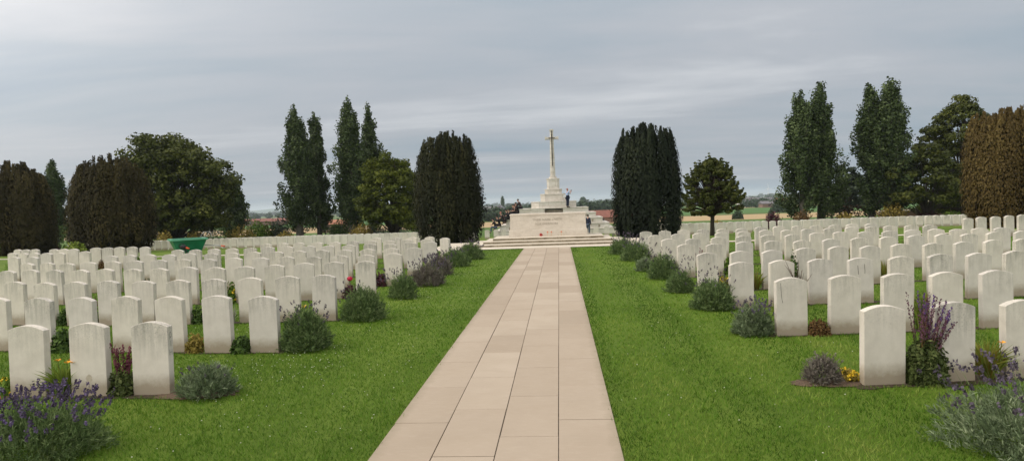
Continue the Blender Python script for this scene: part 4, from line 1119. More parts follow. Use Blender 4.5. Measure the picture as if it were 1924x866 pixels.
def yew(x, y, h, wid, label, seed, mat='yew', nplume=150, leaf=.062, dep=.8, group='columnar yews', flat_top=.75, per=430, taper=.22):
    """Fastigiate yew: upright plumes packed round a multi-stemmed trunk."""
    r = random.Random(seed)
    t = empty('yew_tree', (x, y, T(x, y))); tag(t, label, 'tree', group)
    m = MB()
    for k in range(7):
        a = 6.28 * k / 7; q = wid * .16
        m.tube([(math.cos(a) * q * .4, math.sin(a) * q * .4, -.2), (math.cos(a) * q, math.sin(a) * q, h * .35), (math.cos(a) * q * 1.3, math.sin(a) * q, h * .72)], [.12, .09, .03], 6)
    m.build('trunk', M['trunk'], t)
    P, Nn, U, S_, Ti = [], [], [], [], []
    for k in range(nplume):
        a = r.uniform(0, 6.28); q = math.sqrt(r.random()) if k % 3 else r.uniform(.85, 1.0)
        edge = q
        top = h * (1 - (1 - flat_top) * edge ** 2.2 * r.uniform(.8, 1.35)) * r.uniform(.9, 1.0)
        if edge > .8 and r.random() < .35: top *= r.uniform(.55, .85)
        bx, by = math.cos(a) * q * wid / 2, math.sin(a) * q * wid / 2 * dep
        lean = taper * (1 - .3 * r.random())
        ln = max(h * .35, top * (r.uniform(.5, .9) if k % 2 else 1.0)); z0 = max(0, top - ln)
        n = int(per * ln / h * 1.3)
        f = RS.uniform(0, 1, n)
        pr = (.07 + .27 * np.sin(np.clip(f * 1.06, 0, 1) * math.pi) ** .7) * wid / 3.3
        b = RS.uniform(0, 6.28, n); rr = np.sqrt(RS.uniform(.2, 1, n)) * pr
        zz = z0 + f * ln
        sx = 1 - lean * np.clip(zz / h, 0, 1) ** 3.0 - .13 * np.clip(1 - zz / (h * .14), 0, 1)
        wob = .05 * np.sin(zz * 2.3 + k)
        px = bx * sx + np.cos(b) * rr + wob; py = by * sx + np.sin(b) * rr
        P.append(np.stack([px, py, zz], 1))
        Nn.append(np.stack([np.cos(b) + .5 * math.cos(a), np.sin(b) + .5 * math.sin(a), RS.uniform(-.1, .6, n)], 1))
        U.append(np.stack([np.cos(b) * .35, np.sin(b) * .35, np.ones(n)], 1))
        S_.append(leaf * RS.uniform(.6, 1.4, n)); Ti.append(np.clip(RS.normal(.42, .11, n) + r.gauss(0, .2) + .22 * (f - .5), 0, 1))
    obj('crown', cards_mesh('crown', np.concatenate(P), np.concatenate(Nn), np.concatenate(S_), M[mat], np.concatenate(Ti), 2.0, np.concatenate(U)), t)
    return t

# pixel of the photograph -> bearing, used once to read off where each tree stands
def at_y(px, Y):
    v = A.T  # camera -> world needs A (rows world axes); bearing on the horizon line
    d = A @ np.array([px - 962, 433 - 400, -F_PX]); return d[0] / d[1] * Y

yew(-5.47, 33.0, 5.8, 3.3, 'nearly black columnar yew standing left of the altar', 3, 'yew_warm', 130, .06, .8, 'columnar yews', .92, 520, .40)
yew(4.08, 31.2, 5.5, 2.98, 'black-green columnar yew standing right of the altar', 5, 'yew', 130, .06, .8, 'columnar yews', .93, 520, .36)
yew(at_y(209, 41), 41, 6.5, 5.0, 'broad bronzed yew behind the headstones, beside the green trailer', 8, 'yew_brown', 150, .07, .8, 'columnar yews', .86, 620, .42)
yew(at_y(28, 43), 43, 6.6, 4.9, 'bronzed dark yew at the far left edge of the cemetery', 9, 'yew_brown', 150, .07, .8, 'columnar yews', .86, 620, .42)
yew(at_y(1898, 34), 34, 5.95, 3.7, 'rusty brown flat-topped yew behind the last headstone row on the right', 12, 'yew_rust', 230, .065, .8, 'columnar yews', .92, 460, .10)
poplar(at_y(562, 66), 66, 14.0, 4.4, 'tallest of two poplars between the golden shrubs and red-roofed house', 21, 1.2)
poplar(at_y(599, 69), 69, 13.7, 3.1, 'slimmer poplar with bare forked trunk next to its taller twin', 22, .9)
poplar(at_y(663, 67), 67, 14.7, 4.6, 'tall poplar rising behind the bright round tree', 23, 1.25)
poplar(at_y(700, 72), 72, 14.8, 3.7, 'poplar top leaning out beside the tall one behind the round tree', 24, .8)
poplar(at_y(1509, 62), 62, 12.4, 4.3, 'left of two merged poplars rising beyond the tan stubble field', 25, 1.2)
poplar(at_y(1543, 63), 63, 13.2, 4.2, 'right of two merged poplars rising beyond the tan stubble field', 26, 1.2)
poplar(at_y(1638, 64), 64, 13.1, 3.8, 'darker poplar with a stepped crown, beside the tallest poplar', 27, 1.0)
poplar(at_y(1676, 63), 63, 13.4, 4.5, 'tallest poplar, standing left of the airy broad tree', 28, 1.25)
poplar(at_y(104, 72), 72, 10.2, 3.2, 'dark poplar seen in the gap between two bronzed yews', 29, 1.0)
poplar(at_y(441, 74), 74, 7.9, 3.0, 'short dark poplar at the edge of the great round tree', 30, .9)
round_tree(at_y(328, 62), 62, 11.0, 11.2, 'great dark round-headed tree behind the green trailer', 41, 'maple', .05, .2, 520, 95, .6, 'broad-leaved trees', 'broadleaf_tree', .9)
round_tree(at_y(738, 62), 62, 8.2, 6.6, 'bright green bushy tree between poplars and the dark yew', 42, 'maple_bright', .05, .15, 480, 80, .55, 'broad-leaved trees', 'broadleaf_tree', .8)
round_tree(at_y(1338, 38), 38, 4.45, 3.7, 'small spreading tree with spiky branch ends beside the black-green yew', 43, 'cherry', .27, .08, 300, 40, .55, 'broad-leaved trees', 'spreading_tree', .3, .052, .15, .9, True)
round_tree(at_y(1810, 66), 66, 12.2, 10.0, 'airy broad tree with layered branches behind the rusty yew', 44, 'maple', .08, .16, 430, 62, .5, 'broad-leaved trees', 'broadleaf_tree', .8, .062, 0.0, .85, True)
round_tree(at_y(1740, 62), 62, 6.8, 6.0, 'low dark bushy tree at the foot of the tallest poplar', 45, 'maple', .05, .2, 170, 80, .6)
round_tree(at_y(1588, 74), 74, 6.0, 4.6, 'pale grey-green tree seen in the gap between the right-hand poplars', 46, 'grey_leaf', .05, .2, 130, 70, .8)
GB = 'shrubs along the far edge of the cemetery'
def far_shrub(px, Y, h, wid, mat, label, n=1400, leaf=.14):
    n = int(n * 1.8); leaf = .11
    x = at_y(px, Y); shrub(x, Y, wid / 2, h, n, mat, label, leaf, None, 0, .02, GB, 'shrub', 'shrub')
far_shrub(450, 63, 1.9, 3.4, 'golden', 'loose golden brown shrub left of the round green bush', 900)
far_shrub(480, 65, 2.4, 2.3, 'shrub_bright', 'round bright green bush under the street lamp')
far_shrub(502, 66, 2.2, 2.6, 'maple_bright', 'olive bush right of the round green bush')
far_shrub(524, 66, 2.6, 2.4, 'grey_leaf', 'pale green bush at the foot of the tallest left poplar')
far_shrub(533, 60, 1.1, 2.0, 'golden', 'low yellow mound in front of the left poplars', 700)
far_shrub(636, 68, 2.2, 2.6, 'shrub', 'dark bush between the house with orange roof and the tall poplar')
far_shrub(678, 62, 1.7, 2.6, 'golden', 'loose straw-coloured shrub below the bright bushy tree', 800)
far_shrub(1345, 50, .85, 1.5, 'golden', 'yellow-green low bush beside the spreading tree', 700)
far_shrub(1452, 58, 1.5, 1.7, 'purple_leaf', 'dark purple shrub standing against the tan field', 600)
far_shrub(1507, 56, 1.4, 1.9, 'rust', 'brown low shrub at the foot of the merged poplars', 600)
far_shrub(1588, 60, 1.2, 1.8, 'golden', 'yellow-green mound between the two pairs of poplars', 600)
far_shrub(1610, 60, .7, 1.6, 'silver', 'whitish flowering low plant right of the yellow-green mound', 500)
far_shrub(1677, 62, 1.9, 2.9, 'golden', 'straw-yellow shrub at the foot of the tallest poplar', 900)
far_shrub(1742, 62, 1.2, 2.2, 'purple_leaf', 'dark red low shrub before the pale coping wall', 600)
far_shrub(1790, 60, 1.0, 2.4, 'shrub_bright', 'flat light green bush in front of the pale coping wall', 600)
far_shrub(307, 56, 1.5, 1.6, 'golden', 'yellow-green shrub peeping over the stones by the bronzed yew', 600)
far_shrub(363, 60, 1.5, 1.7, 'golden', 'small olive-yellow shrub behind the green trailer', 600)
far_shrub(90, 45, .8, 1.3, 'purple_leaf', 'dark reddish shrub at the gap between the bronzed yews', 600)
far_shrub(138, 37, .75, 1.3, 'strap', 'tuft of green sword leaves at the foot of the bronzed yew', 500)
far_shrub(700, 72, 1.6, 4.0, 'grey_leaf', 'bluish green bush seen under the bright bushy tree', 900)
far_shrub(745, 76, 2.2, 4.4, 'grey_leaf', 'second bluish green bush under the bright bushy tree', 900)
# low dark hedge on the right and another beneath the great tree
def hedge(px0, px1, Y, h, label, mat='hedge'):
    x0, x1 = at_y(px0, Y), at_y(px1, Y); n = int((x1 - x0) * 170)
    t = empty('hedge', ((x0 + x1) / 2, Y, T(0, Y))); tag(t, label, 'hedge')
    P = np.stack([RS.uniform(x0, x1, n) - (x0 + x1) / 2, RS.uniform(-.5, .5, n), RS.uniform(0, h, n)], 1)
    obj('foliage', cards_mesh('foliage', P, RS.normal(0, 1, (n, 3)) + np.array([0, -.6, .6]), .15 * RS.uniform(.6, 1.4, n), M[mat], RS.uniform(0, 1, n), 1.4), t)
hedge(1556, 1655, 66, 1.9, 'low reddish brown hedge behind the far graves on the right')
hedge(300, 430, 70, 1.9, 'low dark hedge under the great round-headed tree', 'shrub')
hedge(0, 300, 68, 2.6, 'dark hedge closing the gaps between the bronzed yews', 'shrub')
hedge(1690, 1930, 80, 4.5, 'tall dark hedge behind the pale coping wall', 'shrub')
wl = empty('boundary_wall', (0, 0, 0)); tag(wl, 'low dark boundary wall with pale coping behind the right-hand shrubs', 'wall')
x0, x1 = at_y(1652, 72), at_y(1818, 72)
MB().box(((x0 + x1) / 2, 72, T(0, 72) + .6), (x1 - x0, .4, 1.2), .01).build('wall_body', M['brick'], wl)
MB().box(((x0 + x1) / 2, 72, T(0, 72) + 1.25), (x1 - x0 + .1, .55, .11), .02).build('coping', M['altar'], wl)

# ------------------------------------------------------------------ green trailer, tools, bicycles
def bin_():
    t = empty('garden_trailer', (-17.0, 29.3, T(0, 29.3)), R(38)); tag(t, 'green open-topped garden trailer with pale rim parked on the crossing walk', 'trailer'); t.scale = (1.18, 1.18, 1.0)
    m = MB(); bm = m.bm
    def ring(hx, hy, z): return [bm.verts.new((sx * hx, sy * hy, z)) for sx, sy in ((-1, -1), (1, -1), (1, 1), (-1, 1))]
    a, b_, c, d = ring(.40, .33, .12), ring(.60, .50, .72), ring(.57, .47, .72), ring(.38, .31, .16)
    for p, q in ((a, b_), (b_, c), (c, d)):
        for k in range(4): bm.faces.new((p[k], p[(k + 1) % 4], q[(k + 1) % 4], q[k]))
    bm.faces.new(a[::-1]); bm.faces.new(d)
    m.build('tub', M['green_bin'], t)
    m = MB()
    for s in (-1, 1):
        m.box((s * .60, 0, .735), (.09, 1.09, .075), .008); m.box((0, s * .50, .737), (1.11, .09, .075), .008)
    m.build('rim', M['green_rim'], t)
    for s in (-1, 1):
        wh = MB(); 
        pts = [(s * .36, .17 * math.cos(k * math.pi / 8) , .17 + .17 * math.sin(k * math.pi / 8) * 1) for k in range(17)]
        wh.tube([(s * .34, 0, .16), (s * .42, 0, .16)], .16, 16); wh.build('wheel', M['rubber'], t)
    m = MB(); m.tube([(.55, -.25, .45), (.95, -.55, .40), (1.15, -.7, .36)], .018, 8); m.build('handle', M['steel'], t)
    m = MB(); m.tube([(1.08, -.65, .375), (1.2, -.74, .35)], .032, 8); m.build('grip', M['orange'], t)
bin_()
t = empty('garden_tool', (-16.75, 28.5, T(0, 28.5)), R(10)); tag(t, 'dark motor garden tool with orange grip leaning on the green trailer', 'tool')
MB().ball((0, 0, .40), .13, 2, (1.2, .8, .8)).tube([(-.02, 0, .40), (.1, .02, .2), (.16, .02, 0)], .03, 8).build('body', M['rubber'], t)
MB().tube([(-.16, 0, .36), (-.2, 0, .48), (-.08, 0, .56), (.05, 0, .52)], .016, 8).build('handle', M['rubber'], t)
MB().tube([(.12, -.03, .36), (.26, -.05, .31)], .04, 8).build('grip', M['orange'], t)
def torus(m, c, r, rad, axis='y', n=24):
    pts = []
    for k in range(n + 1):
        a = 2 * math.pi * k / n; pts.append((c[0] + r * math.cos(a), c[1], c[2] + r * math.sin(a)))
    m.tube(pts, rad, 6, False)
def bicycle(px, Y, rz, label, white):
    x = at_y(px, Y); t = empty('bicycle', (x, Y, T(x, Y) + .55), rz); tag(t, label, 'bicycle', 'bicycles parked behind the graves')
    for s in (-.52, .52):
        wq = MB(); torus(wq, (s, 0, .34), .32, .018); o = wq.build('wheel', M['rubber'], t)
        wq = MB()
        for k in range(8): a = k * math.pi / 4; wq.tube([(s, 0, .34), (s + .3 * math.cos(a), 0, .34 + .3 * math.sin(a))], .003, 4)
        wq.build('spoke', M['steel'], o)
    m = MB(); bb, st_, hd = (-.08, 0, .30), (-.22, 0, .80), (.36, 0, .82)
    for p, q in ((bb, st_), (bb, hd), (st_, hd), (bb, (-.52, 0, .34)), (st_, (-.52, 0, .34)), (hd, (.52, 0, .34))): m.tube([p, q], .022, 6)
    m.build('frame', M[white], t)
    MB().box((-.24, 0, .88), (.24, .12, .05), .015).build('saddle', M['rubber'], t)
    MB().tube([(.36, 0, .82), (.34, 0, 1.0), (.34, -.25, 1.02)], .014, 6).tube([(.34, 0, 1.0), (.34, .25, 1.02)], .014, 6).build('handlebar', M['steel'], t)
bicycle(385, 60, R(15), 'white-framed bicycle parked behind the graves, nearer the green trailer', 'white_metal')
bicycle(402, 60.5, R(40), 'dark bicycle parked right of the white-framed one', 'steel')

# ------------------------------------------------------------------ people
def person(loc, rz, J, label, top, legs, hair, group=None, phone=False, cap_scale=1.0, bag=None):
    """J: joint name -> local position. The body is one skinned surface; clothes and hair are its children."""
    t = empty('person', loc, rz); tag(t, label, 'person', group)
    def skin(name, names, edges, radii, mat, parent, sub=2):
        vs_ = [J[n_] if isinstance(n_, str) else n_ for n_ in names]
        me = bpy.data.meshes.new(name); me.from_pydata(vs_, edges, []); me.materials.append(M[mat])
        o = obj(name, me, parent)
        md = o.modifiers.new('skin', 'SKIN'); md.use_smooth_shade = True
        for k, sv in enumerate(me.skin_vertices[0].data):
            rr = radii[k]; sv.radius = rr if isinstance(rr, tuple) else (rr, rr); sv.use_root = (k == 0)
        s = o.modifiers.new('sub', 'SUBSURF'); s.levels = 1; s.render_levels = sub
        return o
    def chain(*names):
        return [(a, b_) for a, b_ in zip(names, names[1:])]
    ns = ['pelvis', 'waist', 'chest', 'neck', 'jaw', 'head', 'crown', 'sh_l', 'el_l', 'wr_l', 'ha_l', 'sh_r', 'el_r', 'wr_r', 'ha_r', 'hip_l', 'kn_l', 'an_l', 'toe_l', 'hip_r', 'kn_r', 'an_r', 'toe_r', 'nose']
    rd = {'pelvis': (.145, .10), 'waist': (.13, .095), 'chest': (.155, .105), 'neck': .055, 'jaw': (.06, .07), 'head': (.075, .09), 'crown': (.055, .065), 'sh_l': .06, 'sh_r': .06, 'el_l': .042, 'el_r': .042, 'wr_l': .03, 'wr_r': .03,
          'ha_l': (.036, .02), 'ha_r': (.036, .02), 'hip_l': .085, 'hip_r': .085, 'kn_l': .058, 'kn_r': .058, 'an_l': .04, 'an_r': .04, 'toe_l': .036, 'toe_r': .036, 'nose': .014}
    es = [('pelvis', 'waist'), ('waist', 'chest'), ('chest', 'neck'), ('neck', 'jaw'), ('jaw', 'head'), ('head', 'crown'), ('head', 'nose'),
          *chain('chest', 'sh_l', 'el_l', 'wr_l', 'ha_l'), *chain('chest', 'sh_r', 'el_r', 'wr_r', 'ha_r'), *chain('pelvis', 'hip_l', 'kn_l', 'an_l', 'toe_l'), *chain('pelvis', 'hip_r', 'kn_r', 'an_r', 'toe_r')]
    ix = {n_: k for k, n_ in enumerate(ns)}
    body = skin('body', ns, [(ix[a], ix[b_]) for a, b_ in es], [rd[n_] for n_ in ns], 'skin', t)
    grow = lambda n_, g: tuple(v + g for v in (rd[n_] if isinstance(rd[n_], tuple) else (rd[n_], rd[n_])))
    ts = ['waist', 'chest', 'pelvis', 'sh_l', 'el_l', 'sh_r', 'el_r'] + (['wr_l', 'wr_r'] if top[1] == 'long' else [])
    te = [(0, 1), (0, 2), (1, 3), (3, 4), (1, 5), (5, 6)] + ([(4, 7), (6, 8)] if top[1] == 'long' else [])
    skin('top', ts, te, [grow(n_, .028) for n_ in ts], top[0], t)
    lsn = ['pelvis', 'hip_l', 'kn_l', 'an_l', 'hip_r', 'kn_r', 'an_r']
    skin('trousers', lsn, [(0, 1), (1, 2), (2, 3), (0, 4), (4, 5), (5, 6)], [grow(n_, .024) for n_ in lsn], legs, t)
    for s in 'lr':
        a, b_ = Vector(J['an_' + s]), Vector(J['toe_' + s])
        MB().tube([a + Vector((0, 0, -.035)), (a + b_) / 2 + Vector((0, 0, -.02)), b_ + (b_ - a).normalized() * .05], [.05, .05, .035], 10).build('shoe', M['rubber'], t)
    hd, cr_ = Vector(J['head']), Vector(J['crown'])
    back = (hd - Vector(J['nose'])).normalized()
    MB().ball(hd + Vector((0, 0, .045)) + back * .022, .098 * cap_scale, 2, (.92, 1.0, .92)).build('hair', M[hair], t)
    nz = Vector(J['nose']); fw = (nz - hd).normalized(); sd_ = fw.cross(Vector((0, 0, 1))).normalized()
    for s in (-1, 1):
        MB().ball(hd + fw * .082 + sd_ * (.032 * s) + Vector((0, 0, .012)), .009, 1).build('eye', M['rubber'], t)
        MB().ball(hd + sd_ * (.08 * s), .022, 1, (.5, 1, 1.2)).build('ear', M['skin'], t)
    # fingers: four and a thumb on each hand
    for s in 'lr':
        w_, h_ = Vector(J['wr_' + s]), Vector(J['ha_' + s]); dr = (h_ - w_).normalized(); pr = dr.orthogonal().normalized(); m = MB()
        for k in range(4):
            o_ = pr * (.024 - .016 * k); L = (.062, .072, .067, .05)[k]
            m.tube([h_ + o_ + dr * .01, h_ + o_ + dr * L * .6, h_ + o_ * .9 + dr * L + dr.cross(pr) * .018], [.0095, .0085, .006], 6)
        m.tube([w_ + dr * .03 + pr * .03, h_ + pr * .055 + dr * .01, h_ + pr * .06 + dr * .035], [.011, .009, .007], 6)
        m.build('finger', M['skin'], t)
    return t

def standing(raise_phone=False, facing=1):
    J = dict(pelvis=(0, 0, .93), waist=(0, 0, 1.10), chest=(0, 0, 1.32), neck=(0, -.01, 1.47), jaw=(0, -.03, 1.54), head=(0, -.02, 1.63), crown=(0, 0, 1.70), nose=(0, -.115, 1.61),
             sh_l=(.18, 0, 1.40), el_l=(.23, .02, 1.13), wr_l=(.22, -.08, .90), ha_l=(.22, -.11, .83), sh_r=(-.18, 0, 1.40), el_r=(-.23, .02, 1.13), wr_r=(-.22, -.08, .90), ha_r=(-.22, -.11, .83),
             hip_l=(.09, 0, .88), kn_l=(.10, -.02, .49), an_l=(.10, .02, .09), toe_l=(.11, -.12, .04), hip_r=(-.09, 0, .88), kn_r=(-.10, -.02, .49), an_r=(-.10, .02, .09), toe_r=(-.11, -.12, .04))
    if raise_phone:
        J.update(el_l=(.22, -.22, 1.30), wr_l=(.14, -.42, 1.46), ha_l=(.12, -.47, 1.54), el_r=(-.20, -.16, 1.22), wr_r=(-.05, -.36, 1.38), ha_r=(0, -.43, 1.46))
    return J
def sitting(lean=0.25, arms='knees', hunch=0.0):
    J = dict(pelvis=(0, 0, .12), waist=(0, -.05 * lean, .30), chest=(0, -.24 * lean, .52), neck=(0, -.36 * lean, .67), jaw=(0, -.40 * lean - .03, .73), head=(0, -.40 * lean - .03, .82), crown=(0, -.40 * lean, .90), nose=(0, -.40 * lean - .125, .80),
             sh_l=(.18, -.26 * lean, .60), el_l=(.24, -.22 - .2 * lean, .40), wr_l=(.12, -.42, .34), ha_l=(.08, -.48, .33), sh_r=(-.18, -.26 * lean, .60), el_r=(-.24, -.22 - .2 * lean, .40), wr_r=(-.12, -.42, .34), ha_r=(-.08, -.48, .33),
             hip_l=(.10, -.04, .11), kn_l=(.14, -.46, .16), an_l=(.13, -.50, -.30), toe_l=(.14, -.63, -.35), hip_r=(-.10, -.04, .11), kn_r=(-.14, -.46, .16), an_r=(-.13, -.50, -.30), toe_r=(-.14, -.63, -.35))
    return J
# the photographer on the monument, seen from behind, phone raised to the right
t = person((CX + 1.30, 61.77, 1.118), R(125), standing(True), 'person in pale blue shirt and dark trousers holding up a phone on the monument', ('cloth_blue', 'short'), 'cloth_navy', 'redhair')
MB().box((0, 0, 0), (.075, .012, .15), .006).build('phone', M['rubber'])
ph = bpy.data.objects[-1] if False else None
for o in bpy.data.objects:
    if o.name == 'phone' and o.parent is None:
        rot = Matrix.Rotation(R(125), 3, 'Z'); p = rot @ Vector((.06, -.50, 1.56))
        o.location = (CX + 1.30 + p.x, 61.77 + p.y, 1.118 + p.z); o.rotation_euler = (0, 0, R(125)); o.name = 'mobile_phone'; tag(o, 'black mobile phone held up by the person on the monument', 'phone')
m = MB(); m.box((0, 0, 0), (.40, .26, .30), .06); o = m.build('jacket_at_waist', M['cloth_navy'], t); o.location = (0, .02, .98)
m = MB(); m.box((0, 0, 0), (.24, .08, .24), .03); o = m.build('shoulder_bag', M['cloth_white'], None); o.location = (CX + 1.05, 61.62, 2.18); tag(o, 'small white bag at the back of the person with the phone', 'bag')
# dark-coated visitor half hidden by the altar
person((CX + 3.05, 60.0, T(0, 60) + .02), R(150), standing(), 'person in dark navy coat standing half hidden behind the altar end', ('cloth_navy', 'long'), 'jeans', 'hair')
# visitors sitting down the left-hand steps of the monument
GS = 'visitors sitting on the monument steps'
def seat(px, pz, Y, rz, lab, top='cloth_black', hair='hair', lean=.35, legs='cloth_black', sl_='long'):
    person((px, Y, pz), rz, sitting(lean), lab, (top, sl_), legs, hair, GS)
seat(CX - 3.05, 1.118, 62.6, R(-95), 'person in dark brown jacket, highest of the visitors seated on the monument steps', 'cloth_brown', 'hair', .7)
seat(CX - 3.45, .62, 61.8, R(-60), 'person with bare forearms in black clothes sitting below the topmost visitor', 'cloth_brown', 'hair', .6, 'cloth_black', 'short')
seat(CX - 3.62, .62, 62.5, R(-80), 'person in black seated close behind the bare-armed visitor', 'cloth_black', 'hair', .5)
seat(CX - 3.45, .80, 63.1, R(-70), 'person in dark top seated between the topmost two visitors', 'cloth_black', 'hair', .4)
seat(CX - 4.02, .62 - .40, 61.6, R(-70), 'person in black seated one step below the bare-armed visitor', 'cloth_black', 'hair', .4)
seat(CX - 4.25, .16, 62.3, R(-85), 'person in black, elbows on knees, seated alone midway down the steps', 'cloth_black', 'hair', .45)
seat(CX - 4.60, -.02, 61.5, R(-75), 'person in short-sleeved dark shirt leaning forward midway down the steps', 'cloth_brown', 'redhair', .8, 'cloth_black', 'short')
seat(CX - 5.02, -.38, 61.4, R(-80), 'person in dark top sitting near the bottom of the steps', 'cloth_black', 'hair', .6, 'cloth_black', 'short')
seat(CX - 5.35, -.60, 61.2, R(-85), 'lowest seated person, in grey trousers at the bottom of the steps', 'cloth_black', 'hair', .7, 'jeans', 'short')
# two visitors by the boundary wall far on the right
J = standing(); 
person((at_y(1754, 71), 71, T(0, 71)), R(60), standing(), 'grey-haired person in dark coat in front of the pale coping wall', ('cloth_black', 'long'), 'cloth_black', 'greyhair')
person((at_y(1766, 74), 74, T(0, 74) + .35), R(0), standing(), 'person in red and white clothes standing behind the pale coping wall', ('cloth_red', 'long'), 'jeans', 'greyhair')

# ------------------------------------------------------------------ buildings, lamp, turbine, car
def house(px, Y, wx, wy, hw, hr, wall, roof, label, rz=0.0, nwin=3, door=True, name='house', cat='house', z=None):
    x = at_y(px, Y); t = empty(name, (x, Y, T(x, Y) if z is None else z), rz); tag(t, label, cat, 'buildings on the plain beyond the cemetery')
    MB().box((0, 0, hw / 2), (wx, wy, hw), .02).build('wall', M[wall], t)
    m = MB(); bm = m.bm; e = .5
    a = [bm.verts.new(p) for p in ((-wx / 2 - e, -wy / 2 - e, hw), (wx / 2 + e, -wy / 2 - e, hw), (wx / 2 + e, wy / 2 + e, hw), (-wx / 2 - e, wy / 2 + e, hw))]
    r0, r1 = bm.verts.new((-wx / 2 - e, 0, hw + hr)), bm.verts.new((wx / 2 + e, 0, hw + hr))
    bm.faces.new((a[0], a[1], r1, r0)); bm.faces.new((a[2], a[3], r0, r1)); bm.faces.new((a[1], a[2], r1)); bm.faces.new((a[3], a[0], r0)); bm.faces.new(a[::-1])
    m.build('roof', M[roof], t)
    for k in range(nwin):
        MB().box((-wx / 2 + wx * (k + .6) / (nwin + .2), -wy / 2 - .02, hw * .55), (min(1.2, wx / nwin * .4), .08, hw * .35), .01).build('window', M['dark_glass'], t)
    if door: MB().box((wx * .32, -wy / 2 - .02, hw * .38), (min(2.4, wx * .18), .08, hw * .74), .01).build('door', M['dark_glass'], t)
house(1150, 215, 15, 9, 1.7, 2.2, 'brick', 'roof_red', 'long brick barn with a red tiled roof right of the stepped monument', 0, 2, False, 'barn', 'barn', T(0, 215) + .3)
house(632, 190, 7, 7, 2.5, 1.3, 'brick', 'roof_orange', 'brick house with orange roof seen between the left poplars', 0, 2)
house(500, 420, 44, 18, 2.6, 1.7, 'brick', 'roof_red', 'long low red-roofed buildings behind the round green bush', 0, 5, False, 'barn', 'barn')
house(920, 620, 22, 10, 4.0, 3.4, 'render', 'roof_grey', 'white house among trees at the foot of the far ridge, left of monument', 0, 3)
house(940, 640, 12, 9, 4.5, 4.5, 'render', 'roof_grey', 'gabled white farmhouse close to the seated visitors', R(90), 2)
house(955, 560, 50, 12, 2.4, .9, 'render', 'roof_grey', 'long pale greenhouse roof below the farmhouse', 0, 4, False, 'greenhouse', 'greenhouse')
house(1128, 900, 30, 14, 5, 2, 'render', 'roof_grey', 'pale flat shed on the far plain right of the monument', 0, 3, False, 'shed', 'shed')
house(1404, 520, 13, 9, 4.2, 3.0, 'render', 'roof_grey', 'white house beyond the green field, left of the hedgerow', 0, 3)
house(1452, 460, 16, 9, 2.6, 1.8, 'brick', 'roof_grey', 'grey-roofed farm shed beyond the green field', 0, 2, True, 'shed', 'shed')
house(1470, 450, 8, 8, 3.4, 2.6, 'brick', 'roof_orange', 'small orange-roofed house beside the grey-roofed farm shed', 0, 2)
house(1432, 760, 24, 10, 4.0, 3, 'render', 'roof_grey', 'pale houses showing over the far hedgerow', 0, 4)
lx = at_y(469, 110); t = empty('street_lamp', (lx, 110, T(0, 110))); tag(t, 'tall grey street lamp with a curved arm between the trees', 'lamp')
MB().tube([(0, 0, 0), (0, 0, 5.0), (-.25, 0, 5.6), (-1.0, 0, 5.9)], [.10, .08, .07, .06], 8).build('pole', M['steel'], t)
MB().box((-1.2, 0, 5.9), (.6, .22, .12), .03).build('lamp_head', M['steel'], t)
wx_ = at_y(1444, 2600); t = empty('wind_turbine', (wx_, 2600, T(0, 2600))); tag(t, 'faint white wind turbine far away above the farm sheds', 'turbine')
MB().tube([(0, 0, 0), (0, 0, 38)], [1.4, .9], 10).build('tower', M['white_metal'], t)
MB().box((0, -1, 38), (2, 4, 2), .2).build('nacelle', M['white_metal'], t)
for k in range(3):
    a = R(90 + 120 * k + 8); MB().tube([(0, -3.2, 38), (8 * math.cos(a), -3.2, 38 + 8 * math.sin(a)), (20 * math.cos(a), -3.2, 38 + 20 * math.sin(a))], [.8, .9, .2], 6).build('blade', M['white_metal'], t)
cx_ = at_y(1808, 76); t = empty('parked_car', (cx_, 76, T(0, 76) + .55), R(80)); tag(t, 'white car parked beyond the graves beside the rusty yew', 'car')
m = MB(); m.box((0, 0, .55), (3.9, 1.6, .55), .12); m.box((-.15, 0, 1.05), (2.1, 1.45, .55), .12, None, .85); m.build('body', M['white_metal'], t)
for s in (-1, 1): MB().box((-.15 + s * .97, 0, 1.08), (.1, 1.2, .36), .02).build('windscreen', M['dark_glass'], t)
for sx in (-1.2, 1.2):
    for sy in (-.75, .75): MB().tube([(sx, sy - .08, .32), (sx, sy + .08, .32)], .32, 14).build('wheel', M['rubber'], t)
for sy in (-.55, .55): MB().ball((-1.93, sy, .62), .12, 1, (.4, 1, .7)).build('headlight', M['steel'], t)

# ------------------------------------------------------------------ far woods and hills
def wood(name, label, px0, px1, Y, h, n, leaf, mat='far_tree', dy=20, z=0.0):
    P = []
    k = n
    x0, x1 = at_y(px0, Y), at_y(px1, Y)
    cx = RS.uniform(x0, x1, 60 + int(abs(x1 - x0) / (h * 1.1))); ch = h * RS.uniform(.55, 1.15, len(cx)); cyy = RS.uniform(-dy, dy, len(cx))
    i = RS.randint(0, len(cx), k); d = sph(k); q = RS.uniform(.3, 1, k) ** .5
    P = np.stack([cx[i] + d[:, 0] * q * ch[i] * .6, Y + cyy[i] + d[:, 1] * q * ch[i] * .5, T(0, Y) + z + ch[i] * .52 + d[:, 2] * q * ch[i] * .5], 1)
    tag(obj(name, cards_mesh(name, P, d + RS.normal(0, .5, (k, 3)) + np.array([0, 0, .4]), leaf * RS.uniform(.6, 1.4, k), M[mat], np.clip(RS.normal(.5, .2, k), 0, 1), 1.3)), label, kind='stuff')
wood('far_woods', 'dark wood on the plain left of the monument', 895, 1010, 330, 6.5, 5000, 1.1)
wood('far_woods', 'wood on the plain right of the monument behind the barn', 1085, 1170, 420, 8, 4000, 1.3)
wood('far_woods', 'hedgerow trees beyond the green field', 1408, 1452, 480, 6, 3000, .9)
wood('far_woods', 'line of trees across the plain', 440, 1500, 900, 9, 9000, 2.2, 'far_tree', 60)
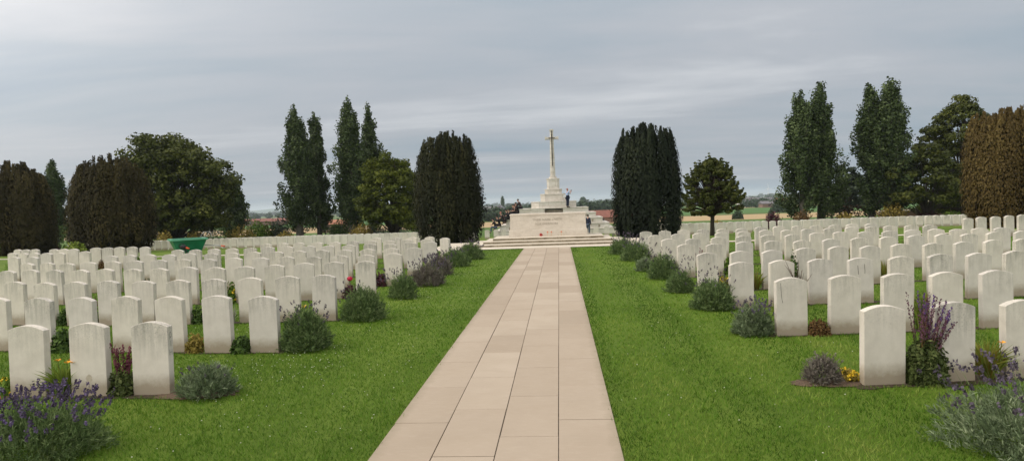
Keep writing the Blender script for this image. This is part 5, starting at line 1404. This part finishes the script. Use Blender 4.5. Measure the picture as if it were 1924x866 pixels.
wood('far_woods', 'distant blue line of trees', 300, 1700, 1700, 13, 9000, 4, 'far_tree', 200)
wood('far_woods', 'farthest woods along the ridge', 200, 1800, 3000, 18, 9000, 7, 'far_tree', 400)
GD = 'bushes on the field edge'
for px, Y, h, wd, nm in ((1466, 300, 7.5, 8.5, 'dark round clipped bush between tan field and farm shed'), (1386, 200, 2.6, 3.2, 'small bush at the near edge of the tan field'), (1449, 200, 2.4, 1.6, 'tiny dark bush at the near edge of the tan field')):
    shrub(at_y(px, Y), Y, wd / 2, h, 1600, 'far_tree', nm, .5 if Y > 250 else .3, None, 0, .02, GD, 'shrub', 'shrub')
for px, Y, h, wd, nm in ((945, 800, 20, 5, 'slim dark poplar on the far plain left of the monument'), (1096, 900, 17, 11, 'broad dark tree on the far plain just right of the monument')):
    x = at_y(px, Y); t = empty('far_tree', (x, Y, T(x, Y))); tag(t, nm, 'tree')
    MB().tube([(0, 0, 0), (0, 0, h * .5)], [.5, .3], 6).build('trunk', M['trunk'], t)
    d = sph(900); obj('crown', cards_mesh('crown', d * np.array([wd / 2, wd / 2, h * .46]) * RS.uniform(.5, 1, (900, 1)) + np.array([0, 0, h * .54]), d, np.full(900, 1.5), M['far_tree'], RS.uniform(0, 1, 900)), t)
hv, hf = [], []
hx = np.linspace(-7000, 7000, 141)
for k, x in enumerate(hx):
    z = -14 + 10 * math.sin(x * .0011) + 8 * math.sin(x * .0023 + 1) + 38 * math.exp(-((x + 2600) / 700) ** 2) + 3 * math.sin(x * .017)
    for y_, zz in ((6000, -40), (6600, z), (8200, -40)): hv.append((x, y_, zz))
    if k:
        b0 = 3 * k - 3
        hf += [(b0, b0 + 3, b0 + 4, b0 + 1), (b0 + 1, b0 + 4, b0 + 5, b0 + 2)]
tag(obj('hills', np_mesh('hills', hv, hf, plain('hill_fields', (.05, .08, .04), .95, .3, .004), smooth=True)), kind='structure')

# ------------------------------------------------------------------ air
m, nt, b = newmat('haze')
nt.nodes.remove(b)
pv = N(nt, 'ShaderNodeVolumePrincipled'); pv.inputs['Color'].default_value = (.80, .88, 1, 1); pv.inputs['Density'].default_value = .00014; pv.inputs['Anisotropy'].default_value = .1
nt.links.new(pv.outputs[0], nt.nodes['Material Output'].inputs['Volume'])
HAZE = True
if HAZE:
    h = MB().box((0, 4500, 4), (15000, 9600, 92)).build('haze', m); tag(h, 'thin pale summer haze over the plain', kind='stuff')
